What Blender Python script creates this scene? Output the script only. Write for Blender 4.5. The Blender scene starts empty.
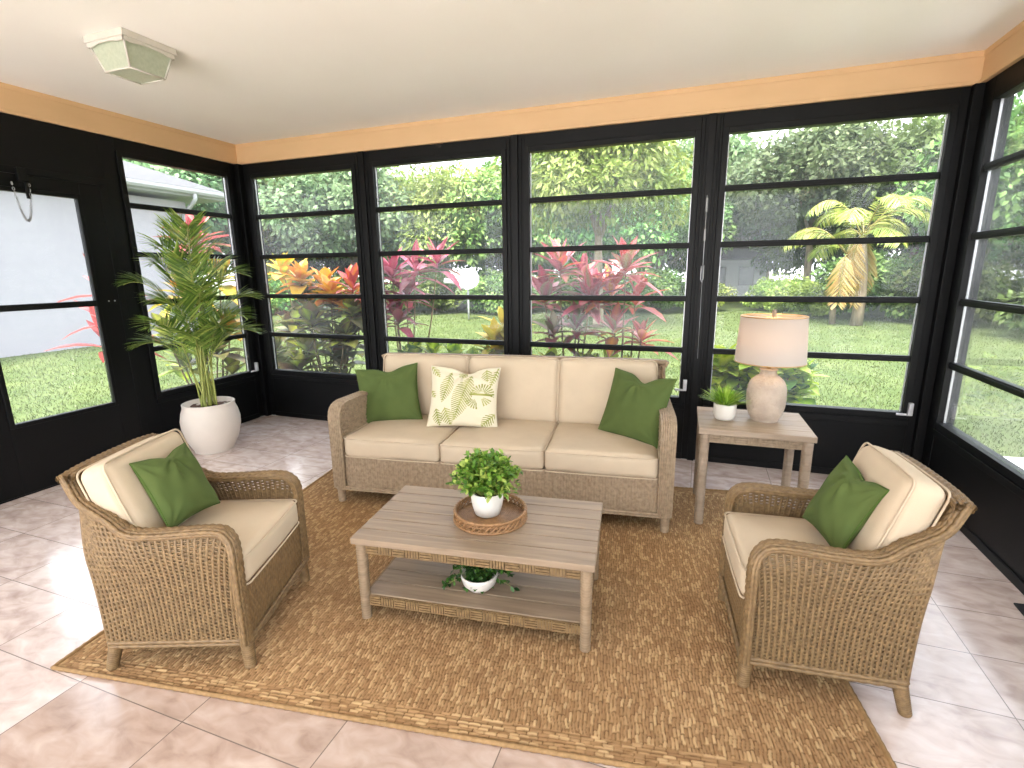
import bpy, math, random
import numpy as np
from mathutils import Vector, Matrix
random.seed(7)
rng = np.random.default_rng(11)
PI = math.pi
scene = bpy.context.scene
COL = scene.collection

# ------------------------------------------------------------------ helpers
def lin(r, g, b):
    f = lambda c: (c/255/12.92) if c/255 <= .04045 else ((c/255+.055)/1.055)**2.4
    return (f(r), f(g), f(b), 1.0)

class MB:
    """collects pieces and links them as one mesh object"""
    def __init__(s): s.v = []; s.f = []; s.sm = []; s.n = 0; s.c = []; s.hascol = False
    def add(s, V, F, smooth=True, col=None):
        V = np.asarray(V, float).reshape(-1, 3)
        if not isinstance(F, list): F = [F]
        for a in F:
            a = np.asarray(a, np.int64)
            if a.size: s.f.append(a + s.n); s.sm.append(smooth)
        s.v.append(V); s.n += len(V)
        if col is None: c = np.ones((len(V), 4))
        else:
            s.hascol = True; c = np.ones((len(V), 4)); c[:, :3] = np.asarray(col)[..., :3]
        s.c.append(c); return s
    def box(s, a, b, M=None):
        (x0, y0, z0), (x1, y1, z1) = a, b
        V = np.array([(x, y, z) for z in (z0, z1) for y in (y0, y1) for x in (x0, x1)], float)
        if M is not None: V = V @ np.array(M)[:3, :3].T + np.array(M)[:3, 3]
        return s.add(V, np.array([(0, 2, 3, 1), (4, 5, 7, 6), (0, 1, 5, 4), (2, 6, 7, 3), (0, 4, 6, 2), (1, 3, 7, 5)]), False)
    def tube(s, path, r, sides=8, closed=False, cap=True, col=None):
        P = np.asarray(path, float); n = len(P)
        r = np.broadcast_to(np.asarray(r, float), (n,))
        if closed: T = np.roll(P, -1, 0) - np.roll(P, 1, 0)
        else: T = np.gradient(P, axis=0)
        T /= np.linalg.norm(T, axis=1, keepdims=True) + 1e-12
        ref = np.array([0, 0, 1.]) if abs(T[0, 2]) < .9 else np.array([1., 0, 0])
        N = np.empty_like(P); a = ref - T[0]*(ref @ T[0]); a /= np.linalg.norm(a); N[0] = a
        for i in range(1, n):
            a = N[i-1] - T[i]*(N[i-1] @ T[i]); N[i] = a/(np.linalg.norm(a)+1e-12)
        B = np.cross(T, N); th = np.arange(sides)*2*PI/sides
        V = P[:, None] + r[:, None, None]*(np.cos(th)[None, :, None]*N[:, None] + np.sin(th)[None, :, None]*B[:, None])
        F = grid_faces(n, sides, closed, True)
        FF = [F]
        if cap and not closed:
            FF.append(np.arange(sides)[::-1][None]); FF.append((np.arange(sides)+(n-1)*sides)[None])
        return s.add(V.reshape(-1, 3), FF, True, col)
    def lathe(s, prof, c=(0, 0, 0), seg=48, wob=0.):
        pr = np.asarray(prof, float); th = np.arange(seg)*2*PI/seg
        V = np.stack([pr[:, 0:1]*np.cos(th), pr[:, 0:1]*np.sin(th), np.broadcast_to(pr[:, 1:2], (len(pr), seg))], -1)
        return s.add(V.reshape(-1, 3)+np.array(c), grid_faces(len(pr), seg, False, True), True)
    def prism(s, poly, axis, a, b):
        """polygon in the two other axes, extruded along axis from a to b"""
        n = len(poly); V = []
        for w in (a, b):
            for p, q in poly:
                V.append({0: (w, p, q), 1: (p, w, q), 2: (p, q, w)}[axis])
        F = [np.array([(i, (i+1) % n, n+(i+1) % n, n+i) for i in range(n)]), np.arange(n)[::-1][None], (np.arange(n)+n)[None]]
        return s.add(V, F, False)
    def build(s, name, mat=None, parent=None, bevel=0., recalc=False, seg=2):
        me = bpy.data.meshes.new(name)
        V = np.concatenate(s.v); 
        sizes = np.concatenate([np.full(len(a), a.shape[1]) for a in s.f])
        loops = np.concatenate([a.ravel() for a in s.f])
        sm = np.concatenate([np.full(len(a), k) for a, k in zip(s.f, s.sm)])
        me.vertices.add(len(V)); me.vertices.foreach_set('co', V.ravel().astype(np.float32))
        me.loops.add(len(loops)); me.loops.foreach_set('vertex_index', loops.astype(np.int32))
        me.polygons.add(len(sizes)); st = np.concatenate([[0], np.cumsum(sizes)[:-1]])
        me.polygons.foreach_set('loop_start', st.astype(np.int32))
        me.polygons.foreach_set('use_smooth', sm)
        me.update(calc_edges=True); me.validate()
        if s.hascol:
            ca = me.color_attributes.new('Col', 'FLOAT_COLOR', 'POINT')
            ca.data.foreach_set('color', np.concatenate(s.c).ravel().astype(np.float32))
        o = bpy.data.objects.new(name, me); COL.objects.link(o)
        if mat: me.materials.append(mat)
        if parent is not None: o.parent = parent
        if recalc:
            import bmesh
            bm = bmesh.new(); bm.from_mesh(me); bmesh.ops.recalc_face_normals(bm, faces=bm.faces); bm.to_mesh(me); bm.free()
        if bevel > 0:
            m = o.modifiers.new('Bevel', 'BEVEL'); m.width = bevel; m.segments = seg; m.limit_method = 'ANGLE'; m.angle_limit = math.radians(40)
        return o

def grid_faces(n, m, cn=False, cm=False):
    i = np.arange(n if cn else n-1)[:, None]; j = np.arange(m if cm else m-1)[None]
    i2 = (i+1) % n; j2 = (j+1) % m
    return np.stack([i*m+j, i*m+j2, i2*m+j2, i2*m+j], -1).reshape(-1, 4)

def many_tubes(mb, P, N, rn, rb, sides=4):
    """P (M,K,3) paths with surface normals N; flattened strands of half thickness rn and half width rb"""
    T = np.gradient(P, axis=1); T /= np.linalg.norm(T, axis=2, keepdims=True)+1e-12
    N = N - T*np.sum(N*T, 2, keepdims=True); N /= np.linalg.norm(N, axis=2, keepdims=True)+1e-12
    B = np.cross(T, N); M, K, _ = P.shape
    th = np.arange(sides)*2*PI/sides + (PI/4 if sides == 4 else 0)
    k = 1.25 if sides == 4 else 1
    rn = np.broadcast_to(np.asarray(rn, float), (M, K))[..., None, None]*k; rb = np.broadcast_to(np.asarray(rb, float), (M, K))[..., None, None]*k
    V = P[:, :, None] + rn*np.cos(th)[None, None, :, None]*N[:, :, None] + rb*np.sin(th)[None, None, :, None]*B[:, :, None]
    F = grid_faces(K, sides, False, True)
    F = (F[None] + (np.arange(M)*K*sides)[:, None, None]).reshape(-1, 4)
    mb.add(V.reshape(-1, 3), F, True)

def tag(o, label=None, cat=None, group=None, kind=None):
    if label: o['label'] = label
    if cat: o['category'] = cat
    if group: o['group'] = group
    if kind: o['kind'] = kind
    return o
def thing(name, label, cat, loc=(0, 0, 0), rz=0., group=None):
    o = bpy.data.objects.new(name, None); COL.objects.link(o); o.location = loc; o.rotation_euler = (0, 0, rz)
    o.empty_display_size = .1
    return tag(o, label, cat, group)
def struct(o): o['kind'] = 'structure'; return o

# ------------------------------------------------------------------ materials
def newmat(name):
    m = bpy.data.materials.new(name); m.use_nodes = True
    nt = m.node_tree; b = nt.nodes['Principled BSDF']; return m, nt, b
def nd(nt, t, **k):
    n = nt.nodes.new(t)
    for a, v in k.items():
        if a in n.inputs: n.inputs[a].default_value = v
        else: setattr(n, a, v)
    return n
def setin(n, **k):
    for a, v in k.items(): n.inputs[a.replace('_', ' ')].default_value = v
def mix(nt, fac, a, b):
    n = nt.nodes.new('ShaderNodeMix'); n.data_type = 'RGBA'
    for i, v in ((0, fac), (6, a), (7, b)):
        if hasattr(v, 'is_linked'): nt.links.new(v, n.inputs[i])
        else: n.inputs[i].default_value = v
    return n.outputs[2]
def noise_mat(name, c1, c2, scale=20, rough=.6, bump=.0, bscale=60, stretch=(1, 1, 1), detail=4, spec=.5, coat=0., metal=0.):
    m, nt, b = newmat(name); L = nt.links
    tc = nd(nt, 'ShaderNodeTexCoord'); mp = nd(nt, 'ShaderNodeMapping'); mp.inputs['Scale'].default_value = stretch
    L.new(tc.outputs['Object'], mp.inputs['Vector'])
    n = nd(nt, 'ShaderNodeTexNoise'); n.inputs['Scale'].default_value = scale; n.inputs['Detail'].default_value = detail
    L.new(mp.outputs[0], n.inputs['Vector'])
    r = nd(nt, 'ShaderNodeValToRGB'); r.color_ramp.elements[0].position = .3; r.color_ramp.elements[1].position = .7
    r.color_ramp.elements[0].color = c1; r.color_ramp.elements[1].color = c2
    L.new(n.outputs['Fac'], r.inputs['Fac']); L.new(r.outputs['Color'], b.inputs['Base Color'])
    b.inputs['Roughness'].default_value = rough; b.inputs['Specular IOR Level'].default_value = spec; b.inputs['Metallic'].default_value = metal
    b.inputs['Coat Weight'].default_value = coat
    if bump > 0:
        n2 = nd(nt, 'ShaderNodeTexNoise'); n2.inputs['Scale'].default_value = bscale; n2.inputs['Detail'].default_value = 3
        L.new(mp.outputs[0], n2.inputs['Vector'])
        bp = nd(nt, 'ShaderNodeBump'); bp.inputs['Strength'].default_value = bump; bp.inputs['Distance'].default_value = .004
        L.new(n2.outputs['Fac'], bp.inputs['Height']); L.new(bp.outputs[0], b.inputs['Normal'])
    return m

def leaf_mat(name, gain=1., transl=.35, rough=.45, vary=.12, spec=.4):
    """leaf colour comes from the leaf's own colour attribute"""
    m, nt, b = newmat(name); L = nt.links
    at = nd(nt, 'ShaderNodeAttribute'); at.attribute_name = 'Col'
    oi = nd(nt, 'ShaderNodeObjectInfo')
    hs = nd(nt, 'ShaderNodeHueSaturation')
    mr = nd(nt, 'ShaderNodeMapRange'); mr.inputs[3].default_value = (1-vary*1.6)*gain; mr.inputs[4].default_value = (1+vary*1.6)*gain
    L.new(oi.outputs['Random'], mr.inputs[0]); L.new(mr.outputs[0], hs.inputs['Value'])
    mh = nd(nt, 'ShaderNodeMapRange'); mh.inputs[3].default_value = .5-vary*.12; mh.inputs[4].default_value = .5+vary*.12
    L.new(oi.outputs['Random'], mh.inputs[0]); L.new(mh.outputs[0], hs.inputs['Hue'])
    L.new(at.outputs['Color'], hs.inputs['Color'])
    L.new(hs.outputs[0], b.inputs['Base Color']); b.inputs['Roughness'].default_value = rough; b.inputs['Specular IOR Level'].default_value = spec
    tr = nd(nt, 'ShaderNodeBsdfTranslucent'); L.new(hs.outputs[0], tr.inputs['Color'])
    ms = nd(nt, 'ShaderNodeMixShader'); ms.inputs[0].default_value = transl
    L.new(b.outputs[0], ms.inputs[1]); L.new(tr.outputs[0], ms.inputs[2])
    L.new(ms.outputs[0], nt.nodes['Material Output'].inputs['Surface']); return m

def col_mat(name, rough=.9, bump=0, bscale=300, spec=.2, sheen=0.):
    m, nt, b = newmat(name); L = nt.links
    at = nd(nt, 'ShaderNodeAttribute'); at.attribute_name = 'Col'
    L.new(at.outputs['Color'], b.inputs['Base Color']); b.inputs['Roughness'].default_value = rough; b.inputs['Specular IOR Level'].default_value = spec
    if bump:
        tc = nd(nt, 'ShaderNodeTexCoord'); n2 = nd(nt, 'ShaderNodeTexNoise'); n2.inputs['Scale'].default_value = bscale
        L.new(tc.outputs['Object'], n2.inputs['Vector'])
        bp = nd(nt, 'ShaderNodeBump'); bp.inputs['Strength'].default_value = bump; bp.inputs['Distance'].default_value = .002
        L.new(n2.outputs['Fac'], bp.inputs['Height']); L.new(bp.outputs[0], b.inputs['Normal'])
    return m

M = {}
M['black'] = noise_mat('black_aluminium', lin(2, 2, 2), lin(3, 3, 4), 3, .5, spec=.22)
M['fascia'] = noise_mat('tan_painted_wood', lin(206, 170, 128), lin(212, 176, 134), 2.5, .55, .05, 25, (1, 1, 3))
M['ceil'] = noise_mat('ceiling_paint', lin(240, 236, 232), lin(244, 241, 237), 1.1, .9, .25, 180)
M['wicker'] = noise_mat('wicker_strands', lin(99, 77, 49), lin(129, 104, 69), 55, .55, .15, 200)
M['wicker_pale'] = noise_mat('whitewashed_wicker', lin(131, 112, 88), lin(162, 141, 116), 40, .6, .15, 200)
M['cushion'] = noise_mat('beige_linen', lin(185, 168, 145), lin(191, 174, 150), 8, .9, .22, 420, spec=.2)
M['piping'] = noise_mat('beige_piping', lin(185, 168, 145), lin(191, 174, 150), 30, .9, spec=.2)
M['green'] = noise_mat('green_cotton', lin(72, 86, 44), lin(79, 93, 49), 10, .88, .2, 500, spec=.2)
M['green_pipe'] = noise_mat('green_seam', lin(66, 90, 38), lin(72, 96, 40), 30, .9, spec=.2)
M['pot'] = noise_mat('cream_ceramic', lin(197, 188, 177), lin(204, 195, 184), 5, .55, .15, 60)
M['pot_white'] = noise_mat('white_ceramic', lin(201, 196, 186), lin(207, 202, 194), 8, .45, .08, 90)
M['soil'] = noise_mat('potting_soil', lin(52, 34, 24), lin(92, 62, 44), 60, .95, .6, 80)
M['shade_metal'] = noise_mat('brushed_brass', lin(190, 150, 100), lin(205, 168, 118), 30, .4, metal=.7)
M['chrome'] = noise_mat('dull_chrome', lin(190, 190, 192), lin(205, 205, 208), 30, .35, metal=.5)
M['stucco'] = noise_mat('white_stucco', lin(143, 140, 146), lin(147, 144, 149), 6, .9, .2, 40)
M['white_paint'] = noise_mat('white_gutter_paint', lin(145, 146, 147), lin(149, 150, 152), 6, .5)
M['shingle'] = noise_mat('grey_shingles', lin(50, 50, 51), lin(65, 65, 68), 9, .9, .4, 20)
M['bark'] = noise_mat('tree_bark', lin(96, 84, 68), lin(140, 126, 106), 8, .9, .5, 20, (1, 1, .3))
M['stem_green'] = noise_mat('green_cane', lin(120, 132, 62), lin(156, 160, 84), 14, .5, stretch=(1, 1, .4))
M['stem_brown'] = noise_mat('woody_stem', lin(110, 92, 66), lin(140, 120, 88), 20, .8)
M['fix'] = noise_mat('cream_enamel', lin(199, 193, 184), lin(204, 199, 192), 10, .4)
M['dish'] = noise_mat('white_dish_metal', lin(170, 170, 172), lin(174, 174, 176), 4, .45)
M['grey_metal'] = noise_mat('grey_metal', lin(140, 142, 146), lin(165, 167, 170), 8, .4, metal=.4)
M['mat'] = noise_mat('black_rubber', lin(18, 18, 19), lin(28, 28, 30), 40, .8)
M['concrete'] = noise_mat('pale_concrete', lin(214, 210, 206), lin(228, 225, 221), 4, .9, .2, 40)
M['basket'] = noise_mat('tray_rattan', lin(115, 81, 46), lin(145, 108, 70), 60, .5, .2, 200)
M['leaf'] = leaf_mat('leaf_green', .66, .35)
M['leaf_tree'] = leaf_mat('leaf_tree', .68, .4, .55, .3, .25)
M['leaf_in'] = leaf_mat('leaf_indoor', .95, .3, .4, .0)
M['leaf_bright'] = leaf_mat('leaf_bright', .25, .4, .4, .0)
M['rug'] = col_mat('jute_rug', .85, .3, 400)
M['fernprint'] = col_mat('fern_print_linen', .9, .2, 500)

def glass_mat(name, haze=.05, hazescale=1.2, tint=(1, 1, 1, 1)):
    m, nt, b = newmat(name); L = nt.links; nt.nodes.remove(b)
    out = nt.nodes['Material Output']
    t = nd(nt, 'ShaderNodeBsdfTransparent'); t.inputs['Color'].default_value = tint
    g = nd(nt, 'ShaderNodeBsdfGlossy'); g.inputs['Roughness'].default_value = .02
    fr = nd(nt, 'ShaderNodeFresnel'); fr.inputs['IOR'].default_value = 1.35
    ml = nd(nt, 'ShaderNodeMath', operation='MULTIPLY'); ml.inputs[1].default_value = .45; L.new(fr.outputs[0], ml.inputs[0])
    m1 = nd(nt, 'ShaderNodeMixShader'); L.new(ml.outputs[0], m1.inputs[0]); L.new(t.outputs[0], m1.inputs[1]); L.new(g.outputs[0], m1.inputs[2])
    d = nd(nt, 'ShaderNodeBsdfTranslucent'); d.inputs['Color'].default_value = (.95, .97, 1, 1)
    # dusty, scratched vinyl film: thin veil that varies over the pane
    ge = nd(nt, 'ShaderNodeNewGeometry'); n = nd(nt, 'ShaderNodeTexNoise'); n.inputs['Scale'].default_value = hazescale; n.inputs['Detail'].default_value = 6
    L.new(ge.outputs['Position'], n.inputs['Vector'])
    mr = nd(nt, 'ShaderNodeMapRange'); mr.inputs[1].default_value = .35; mr.inputs[2].default_value = .75; mr.inputs[3].default_value = haze*.35; mr.inputs[4].default_value = haze*2
    L.new(n.outputs['Fac'], mr.inputs[0])
    m2 = nd(nt, 'ShaderNodeMixShader'); L.new(mr.outputs[0], m2.inputs[0]); L.new(m1.outputs[0], m2.inputs[1]); L.new(d.outputs[0], m2.inputs[2])
    L.new(m2.outputs[0], out.inputs['Surface']); return m
M['glass'] = glass_mat('vinyl_window_film', .028)
M['frosted'] = noise_mat('pebbled_glass', lin(186, 194, 172), lin(202, 208, 188), 60, .35, .4, 90)
M['frosted'].node_tree.nodes['Principled BSDF'].inputs['Transmission Weight'].default_value = .25

def floor_mat():
    m, nt, b = newmat('marbled_floor_tile'); L = nt.links
    tc = nd(nt, 'ShaderNodeTexCoord'); mp = nd(nt, 'ShaderNodeMapping'); mp.inputs['Location'].default_value = (-1.75, 3.22+.325*20, 0)
    L.new(tc.outputs['Object'], mp.inputs['Vector'])
    br = nd(nt, 'ShaderNodeTexBrick'); br.offset = 0; br.squash = 1
    setin(br, Scale=1, Mortar_Size=.0022, Mortar_Smooth=.2, Brick_Width=.548, Row_Height=.325, Bias=0)
    br.inputs['Color1'].default_value = (.0, .0, .0, 1); br.inputs['Color2'].default_value = (1, 1, 1, 1); br.inputs['Mortar'].default_value = (.5, .5, .5, 1)
    L.new(mp.outputs[0], br.inputs['Vector'])
    wob = nd(nt, 'ShaderNodeTexNoise'); wob.inputs['Scale'].default_value = 3; wob.inputs['Detail'].default_value = 5; wob.inputs['Distortion'].default_value = 1.2
    n1 = nd(nt, 'ShaderNodeTexNoise'); n1.inputs['Scale'].default_value = 9; n1.inputs['Detail'].default_value = 8; n1.inputs['Distortion'].default_value = .8
    va = nd(nt, 'ShaderNodeVectorMath', operation='ADD')   # every tile cut from another piece of the stone
    sc = nd(nt, 'ShaderNodeVectorMath', operation='SCALE'); sc.inputs['Scale'].default_value = 7
    L.new(br.outputs['Color'], sc.inputs[0]); L.new(sc.outputs[0], va.inputs[0]); L.new(mp.outputs[0], va.inputs[1])
    st = nd(nt, 'ShaderNodeMapping'); st.inputs['Scale'].default_value = (1, 1.7, 1); st.inputs['Rotation'].default_value = (0, 0, .5)
    L.new(va.outputs[0], st.inputs['Vector'])
    L.new(st.outputs[0], wob.inputs['Vector']); L.new(st.outputs[0], n1.inputs['Vector'])
    r = nd(nt, 'ShaderNodeValToRGB'); e = r.color_ramp.elements
    e[0].position = .3; e[0].color = lin(164, 144, 134); e[1].position = .72; e[1].color = lin(220, 209, 203)
    k = r.color_ramp.elements.new(.5); k.color = lin(198, 181, 172)
    ad = nd(nt, 'ShaderNodeMath', operation='MULTIPLY_ADD'); ad.inputs[1].default_value = .55
    L.new(n1.outputs['Fac'], ad.inputs[0])
    m2 = nd(nt, 'ShaderNodeMath', operation='MULTIPLY'); m2.inputs[1].default_value = .45; L.new(wob.outputs['Fac'], m2.inputs[0]); L.new(m2.outputs[0], ad.inputs[2])
    L.new(ad.outputs[0], r.inputs['Fac'])
    c = mix(nt, br.outputs['Fac'], r.outputs['Color'], lin(132, 122, 116))
    # house-side tiles painted browner and darker, standing in for dimmer light
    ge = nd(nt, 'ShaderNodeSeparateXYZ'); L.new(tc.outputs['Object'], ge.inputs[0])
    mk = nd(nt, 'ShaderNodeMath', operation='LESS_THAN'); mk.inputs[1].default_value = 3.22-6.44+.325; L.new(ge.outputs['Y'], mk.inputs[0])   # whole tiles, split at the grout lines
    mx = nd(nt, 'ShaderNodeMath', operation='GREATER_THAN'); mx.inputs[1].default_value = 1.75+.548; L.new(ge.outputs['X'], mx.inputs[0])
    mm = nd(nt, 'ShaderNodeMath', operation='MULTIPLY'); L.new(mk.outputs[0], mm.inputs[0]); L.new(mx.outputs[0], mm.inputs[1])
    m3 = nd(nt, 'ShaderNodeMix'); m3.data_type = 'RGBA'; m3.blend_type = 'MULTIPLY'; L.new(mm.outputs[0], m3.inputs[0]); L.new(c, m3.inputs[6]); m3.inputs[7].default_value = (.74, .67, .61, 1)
    L.new(m3.outputs[2], b.inputs['Base Color']); b.inputs['Specular IOR Level'].default_value = .65
    rr = nd(nt, 'ShaderNodeMapRange'); rr.inputs[3].default_value = .10; rr.inputs[4].default_value = .26; L.new(n1.outputs['Fac'], rr.inputs[0])
    L.new(rr.outputs[0], b.inputs['Roughness'])
    bp = nd(nt, 'ShaderNodeBump'); bp.inputs['Strength'].default_value = .25; bp.inputs['Distance'].default_value = .002
    sb = nd(nt, 'ShaderNodeMath', operation='SUBTRACT'); L.new(n1.outputs['Fac'], sb.inputs[0]); L.new(br.outputs['Fac'], sb.inputs[1])
    L.new(sb.outputs[0], bp.inputs['Height']); L.new(bp.outputs[0], b.inputs['Normal']); return m
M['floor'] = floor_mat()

def wood_mat(name, c1, c2, c3, along=0):
    m, nt, b = newmat(name); L = nt.links
    tc = nd(nt, 'ShaderNodeTexCoord'); mp = nd(nt, 'ShaderNodeMapping')
    s = [22, 22, 22]; s[along] = 1.6; mp.inputs['Scale'].default_value = s
    L.new(tc.outputs['Object'], mp.inputs['Vector'])
    n = nd(nt, 'ShaderNodeTexNoise'); n.inputs['Scale'].default_value = 1.6; n.inputs['Detail'].default_value = 7; n.inputs['Distortion'].default_value = .6
    L.new(mp.outputs[0], n.inputs['Vector'])
    r = nd(nt, 'ShaderNodeValToRGB'); e = r.color_ramp.elements; e[0].position = .25; e[0].color = c1; e[1].position = .75; e[1].color = c3
    k = e.new(.5); k.color = c2
    L.new(n.outputs['Fac'], r.inputs['Fac']); L.new(r.outputs['Color'], b.inputs['Base Color']); b.inputs['Roughness'].default_value = .55
    bp = nd(nt, 'ShaderNodeBump'); bp.inputs['Strength'].default_value = .15; bp.inputs['Distance'].default_value = .003
    L.new(n.outputs['Fac'], bp.inputs['Height']); L.new(bp.outputs[0], b.inputs['Normal']); return m
M['wood'] = wood_mat('weathered_grey_wood', lin(115, 97, 79), lin(133, 114, 93), lin(147, 127, 105))
M['wood_leg'] = wood_mat('wrapped_brown_wood', lin(112, 94, 72), lin(130, 110, 86), lin(144, 124, 98))
M['wood_pale'] = wood_mat('pale_washed_wood', lin(130, 112, 92), lin(146, 128, 108), lin(158, 141, 122))

def lawn_mat():
    m, nt, b = newmat('lawn_turf'); L = nt.links
    tc = nd(nt, 'ShaderNodeTexCoord')
    n = nd(nt, 'ShaderNodeTexNoise'); n.inputs['Scale'].default_value = 1.1; n.inputs['Detail'].default_value = 8; L.new(tc.outputs['Object'], n.inputs['Vector'])
    r = nd(nt, 'ShaderNodeValToRGB'); e = r.color_ramp.elements; e[0].position = .3; e[0].color = lin(53, 67, 32); e[1].position = .7; e[1].color = lin(74, 84, 46)
    L.new(n.outputs['Fac'], r.inputs['Fac']); L.new(r.outputs['Color'], b.inputs['Base Color']); b.inputs['Roughness'].default_value = .9; b.inputs['Specular IOR Level'].default_value = .15
    return m
M['lawn'] = lawn_mat()

def shade_mat():
    m, nt, b = newmat('linen_lampshade'); L = nt.links
    b.inputs['Base Color'].default_value = lin(194, 187, 180); b.inputs['Roughness'].default_value = .9
    tr = nd(nt, 'ShaderNodeBsdfTranslucent'); tr.inputs['Color'].default_value = lin(226, 204, 176)
    ms = nd(nt, 'ShaderNodeMixShader'); ms.inputs[0].default_value = .3
    L.new(b.outputs[0], ms.inputs[1]); L.new(tr.outputs[0], ms.inputs[2]); L.new(ms.outputs[0], nt.nodes['Material Output'].inputs['Surface'])
    return m
M['shade'] = shade_mat()
def emit_mat(name, c, s):
    m, nt, b = newmat(name); b.inputs['Base Color'].default_value = c; b.inputs['Emission Color'].default_value = c; b.inputs['Emission Strength'].default_value = s; return m
M['bulb'] = emit_mat('lit_bulb', lin(255, 214, 160), 1.)
def lamp_ceramic():
    m = noise_mat('textured_stoneware', lin(166, 149, 133), lin(187, 170, 153), 12, .75)
    nt = m.node_tree; L = nt.links; b = nt.nodes['Principled BSDF']
    tc = nd(nt, 'ShaderNodeTexCoord'); v = nd(nt, 'ShaderNodeTexVoronoi'); v.inputs['Scale'].default_value = 70
    L.new(tc.outputs['Object'], v.inputs['Vector']); bp = nd(nt, 'ShaderNodeBump'); bp.inputs['Strength'].default_value = .7; bp.inputs['Distance'].default_value = .006
    L.new(v.outputs['Distance'], bp.inputs['Height']); L.new(bp.outputs[0], b.inputs['Normal']); return m
M['stoneware'] = lamp_ceramic()

# ------------------------------------------------------------------ room shell
W, H, ZF = 6.0066, 2.8, 2.6133            # room width, ceiling, underside of tan fascia
YB = -6.3                                   # open house side, behind the camera
ZT, BARS, ZS = 2.4749, (2.1049, 1.7099, 1.3097, .9055), .5219
GR = -.12                                   # lawn level
T = .10                                     # wall thickness

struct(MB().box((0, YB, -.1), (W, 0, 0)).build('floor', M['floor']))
struct(MB().box((-T-.3, YB, H), (W+T+.3, T+.3, H+.12)).build('ceiling', M['ceil']))

class Side:
    """maps (along, depth outwards, z) of a wall to the room: back along x, left/right along -y"""
    def __init__(s, k): s.k = k
    def p(s, a, d, z): return {'back': (a, d, z), 'left': (-d, -a, z), 'right': (W+d, -a, z)}[s.k]
    def box(s, mb, a0, a1, d0, d1, z0, z1):
        p, q = s.p(a0, d0, z0), s.p(a1, d1, z1)
        return mb.box(tuple(min(x, y) for x, y in zip(p, q)), tuple(max(x, y) for x, y in zip(p, q)))
S = {k: Side(k) for k in ('back', 'left', 'right')}

def ring(side, mb, a0, a1, z0, z1, w, d0, d1):
    for A0, A1, Z0, Z1 in ((a0-w, a0, z0-w, z1+w), (a1, a1+w, z0-w, z1+w), (a0, a1, z0-w, z0), (a0, a1, z1, z1+w)):
        side.box(mb, A0, A1, d0, d1, Z0, Z1)

winno = 0
def window(side, a0, a1, z0=ZS, z1=ZT, bars=BARS, latch=None, w=.042, name=None):
    global winno; winno += 1
    s = S[side]; mb = MB()
    ring(s, mb, a0, a1, z0, z1, w, -.014, .06)
    root = struct(mb.build(name or f'window_{winno}', M['black'], bevel=.003))
    zz = [z1]+list(bars)+[z0]
    for i, b in enumerate(bars):                       # meeting rails of the stacked vents
        m = MB(); s.box(m, a0+.001, a1-.001, .002, .040, b-.021, b+.021); s.box(m, a0+.001, a1-.001, -.004, .002, b-.008, b+.012)
        m.build('sash_rail', M['black'], root, bevel=.002)
    for hi, lo in zip(zz[:-1], zz[1:]):
        h2 = hi-(.021 if hi != z1 else 0); l2 = lo+(.021 if lo != z0 else 0)
        m = MB(); s.box(m, a0+.0005, a1-.0005, .018, .0205, l2+.0005, h2-.0005); m.build('pane', M['glass'], root)
        # bright bare edge of the vinyl frame next to the pane
        m = MB()
        for A0, A1 in ((a0+.001, a0+.007), (a1-.007, a1-.001)): s.box(m, A0, A1, .022, .034, l2+.001, h2-.001)
        m.build('vent_track', M['chrome'], root)
    return root

def latch(side, a, z, parent, flip=1):
    s = S[side]; m = MB()
    s.box(m, a-.012, a+.016, -.045, -.014, z-.045, z+.045); s.box(m, a-.075*flip if flip > 0 else a, a if flip > 0 else a+.075, -.03, -.016, z-.05, z-.034)
    o = m.build('latch', M['chrome'], parent, bevel=.004); o['label'] = 'grey metal window latch'; return o

XB = [(.1647, 1.3634), (1.6008, 2.8506), (3.0909, 4.3598), (4.5874, 5.8654)]
wins = [window('back', a, b) for a, b in XB]
latch('back', 4.395, .63, wins[2]); latch('back', 5.90, .555, wins[3])
wl = window('left', .159, 1.150); latch('left', .10, .565, wl, -1)
RS = [(.212, 1.62), (1.86, 3.27), (3.51, 4.92), (5.16, 6.1)]
wr = [window('right', a, b) for a, b in RS]
wl2 = window('left', 2.86, 4.9)  # unseen window put in as an extra light source

def wall(side, a0, a1, openings, name, ztop=ZF):
    """black framed wall: kick panels, posts and header around the openings (a0,a1,z0,z1)"""
    s = S[side]; mb = MB(); w = .042; x = a0
    for (o0, o1, z0, z1) in openings:
        s.box(mb, x, o0-w, 0, T, 0, ztop)
        if z0 > .01: s.box(mb, o0-w, o1+w, .004, T, 0, z0-w)
        s.box(mb, o0-w, o1+w, 0, T, z1+w, ztop); x = o1+w
    s.box(mb, x, a1, 0, T, 0, ztop)
    # sill rail, kick rail and post channels
    for (o0, o1, z0, z1) in openings:
        if z0 > .2:
            s.box(mb, o0-w, o1+w, -.012, .004, z0-w-.055, z0-w-.012); s.box(mb, o0-w, o1+w, -.006, .004, .0, .05)
    return struct(mb.build(name, M['black'], bevel=.003))
wall('back', -T, W+T, [(a, b, ZS, ZT) for a, b in XB], 'wall_back')
DY0, DY1, DZ = 1.507, 2.229, 2.138         # the door's glass
wall('left', 0.001, -YB, [(.159, 1.150, ZS, ZT), (1.352, 2.384, 0, 2.235), (2.86, 4.9, ZS, ZT)], 'wall_left')
wall('right', 0.001, -YB, [(a, b, ZS, ZT) for a, b in RS], 'wall_right')

n = 0
def trim(mb, mat, bevel=.003):
    global n; n += 1
    return struct(mb.build(f'trim_{n}', mat, bevel=bevel))
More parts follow.
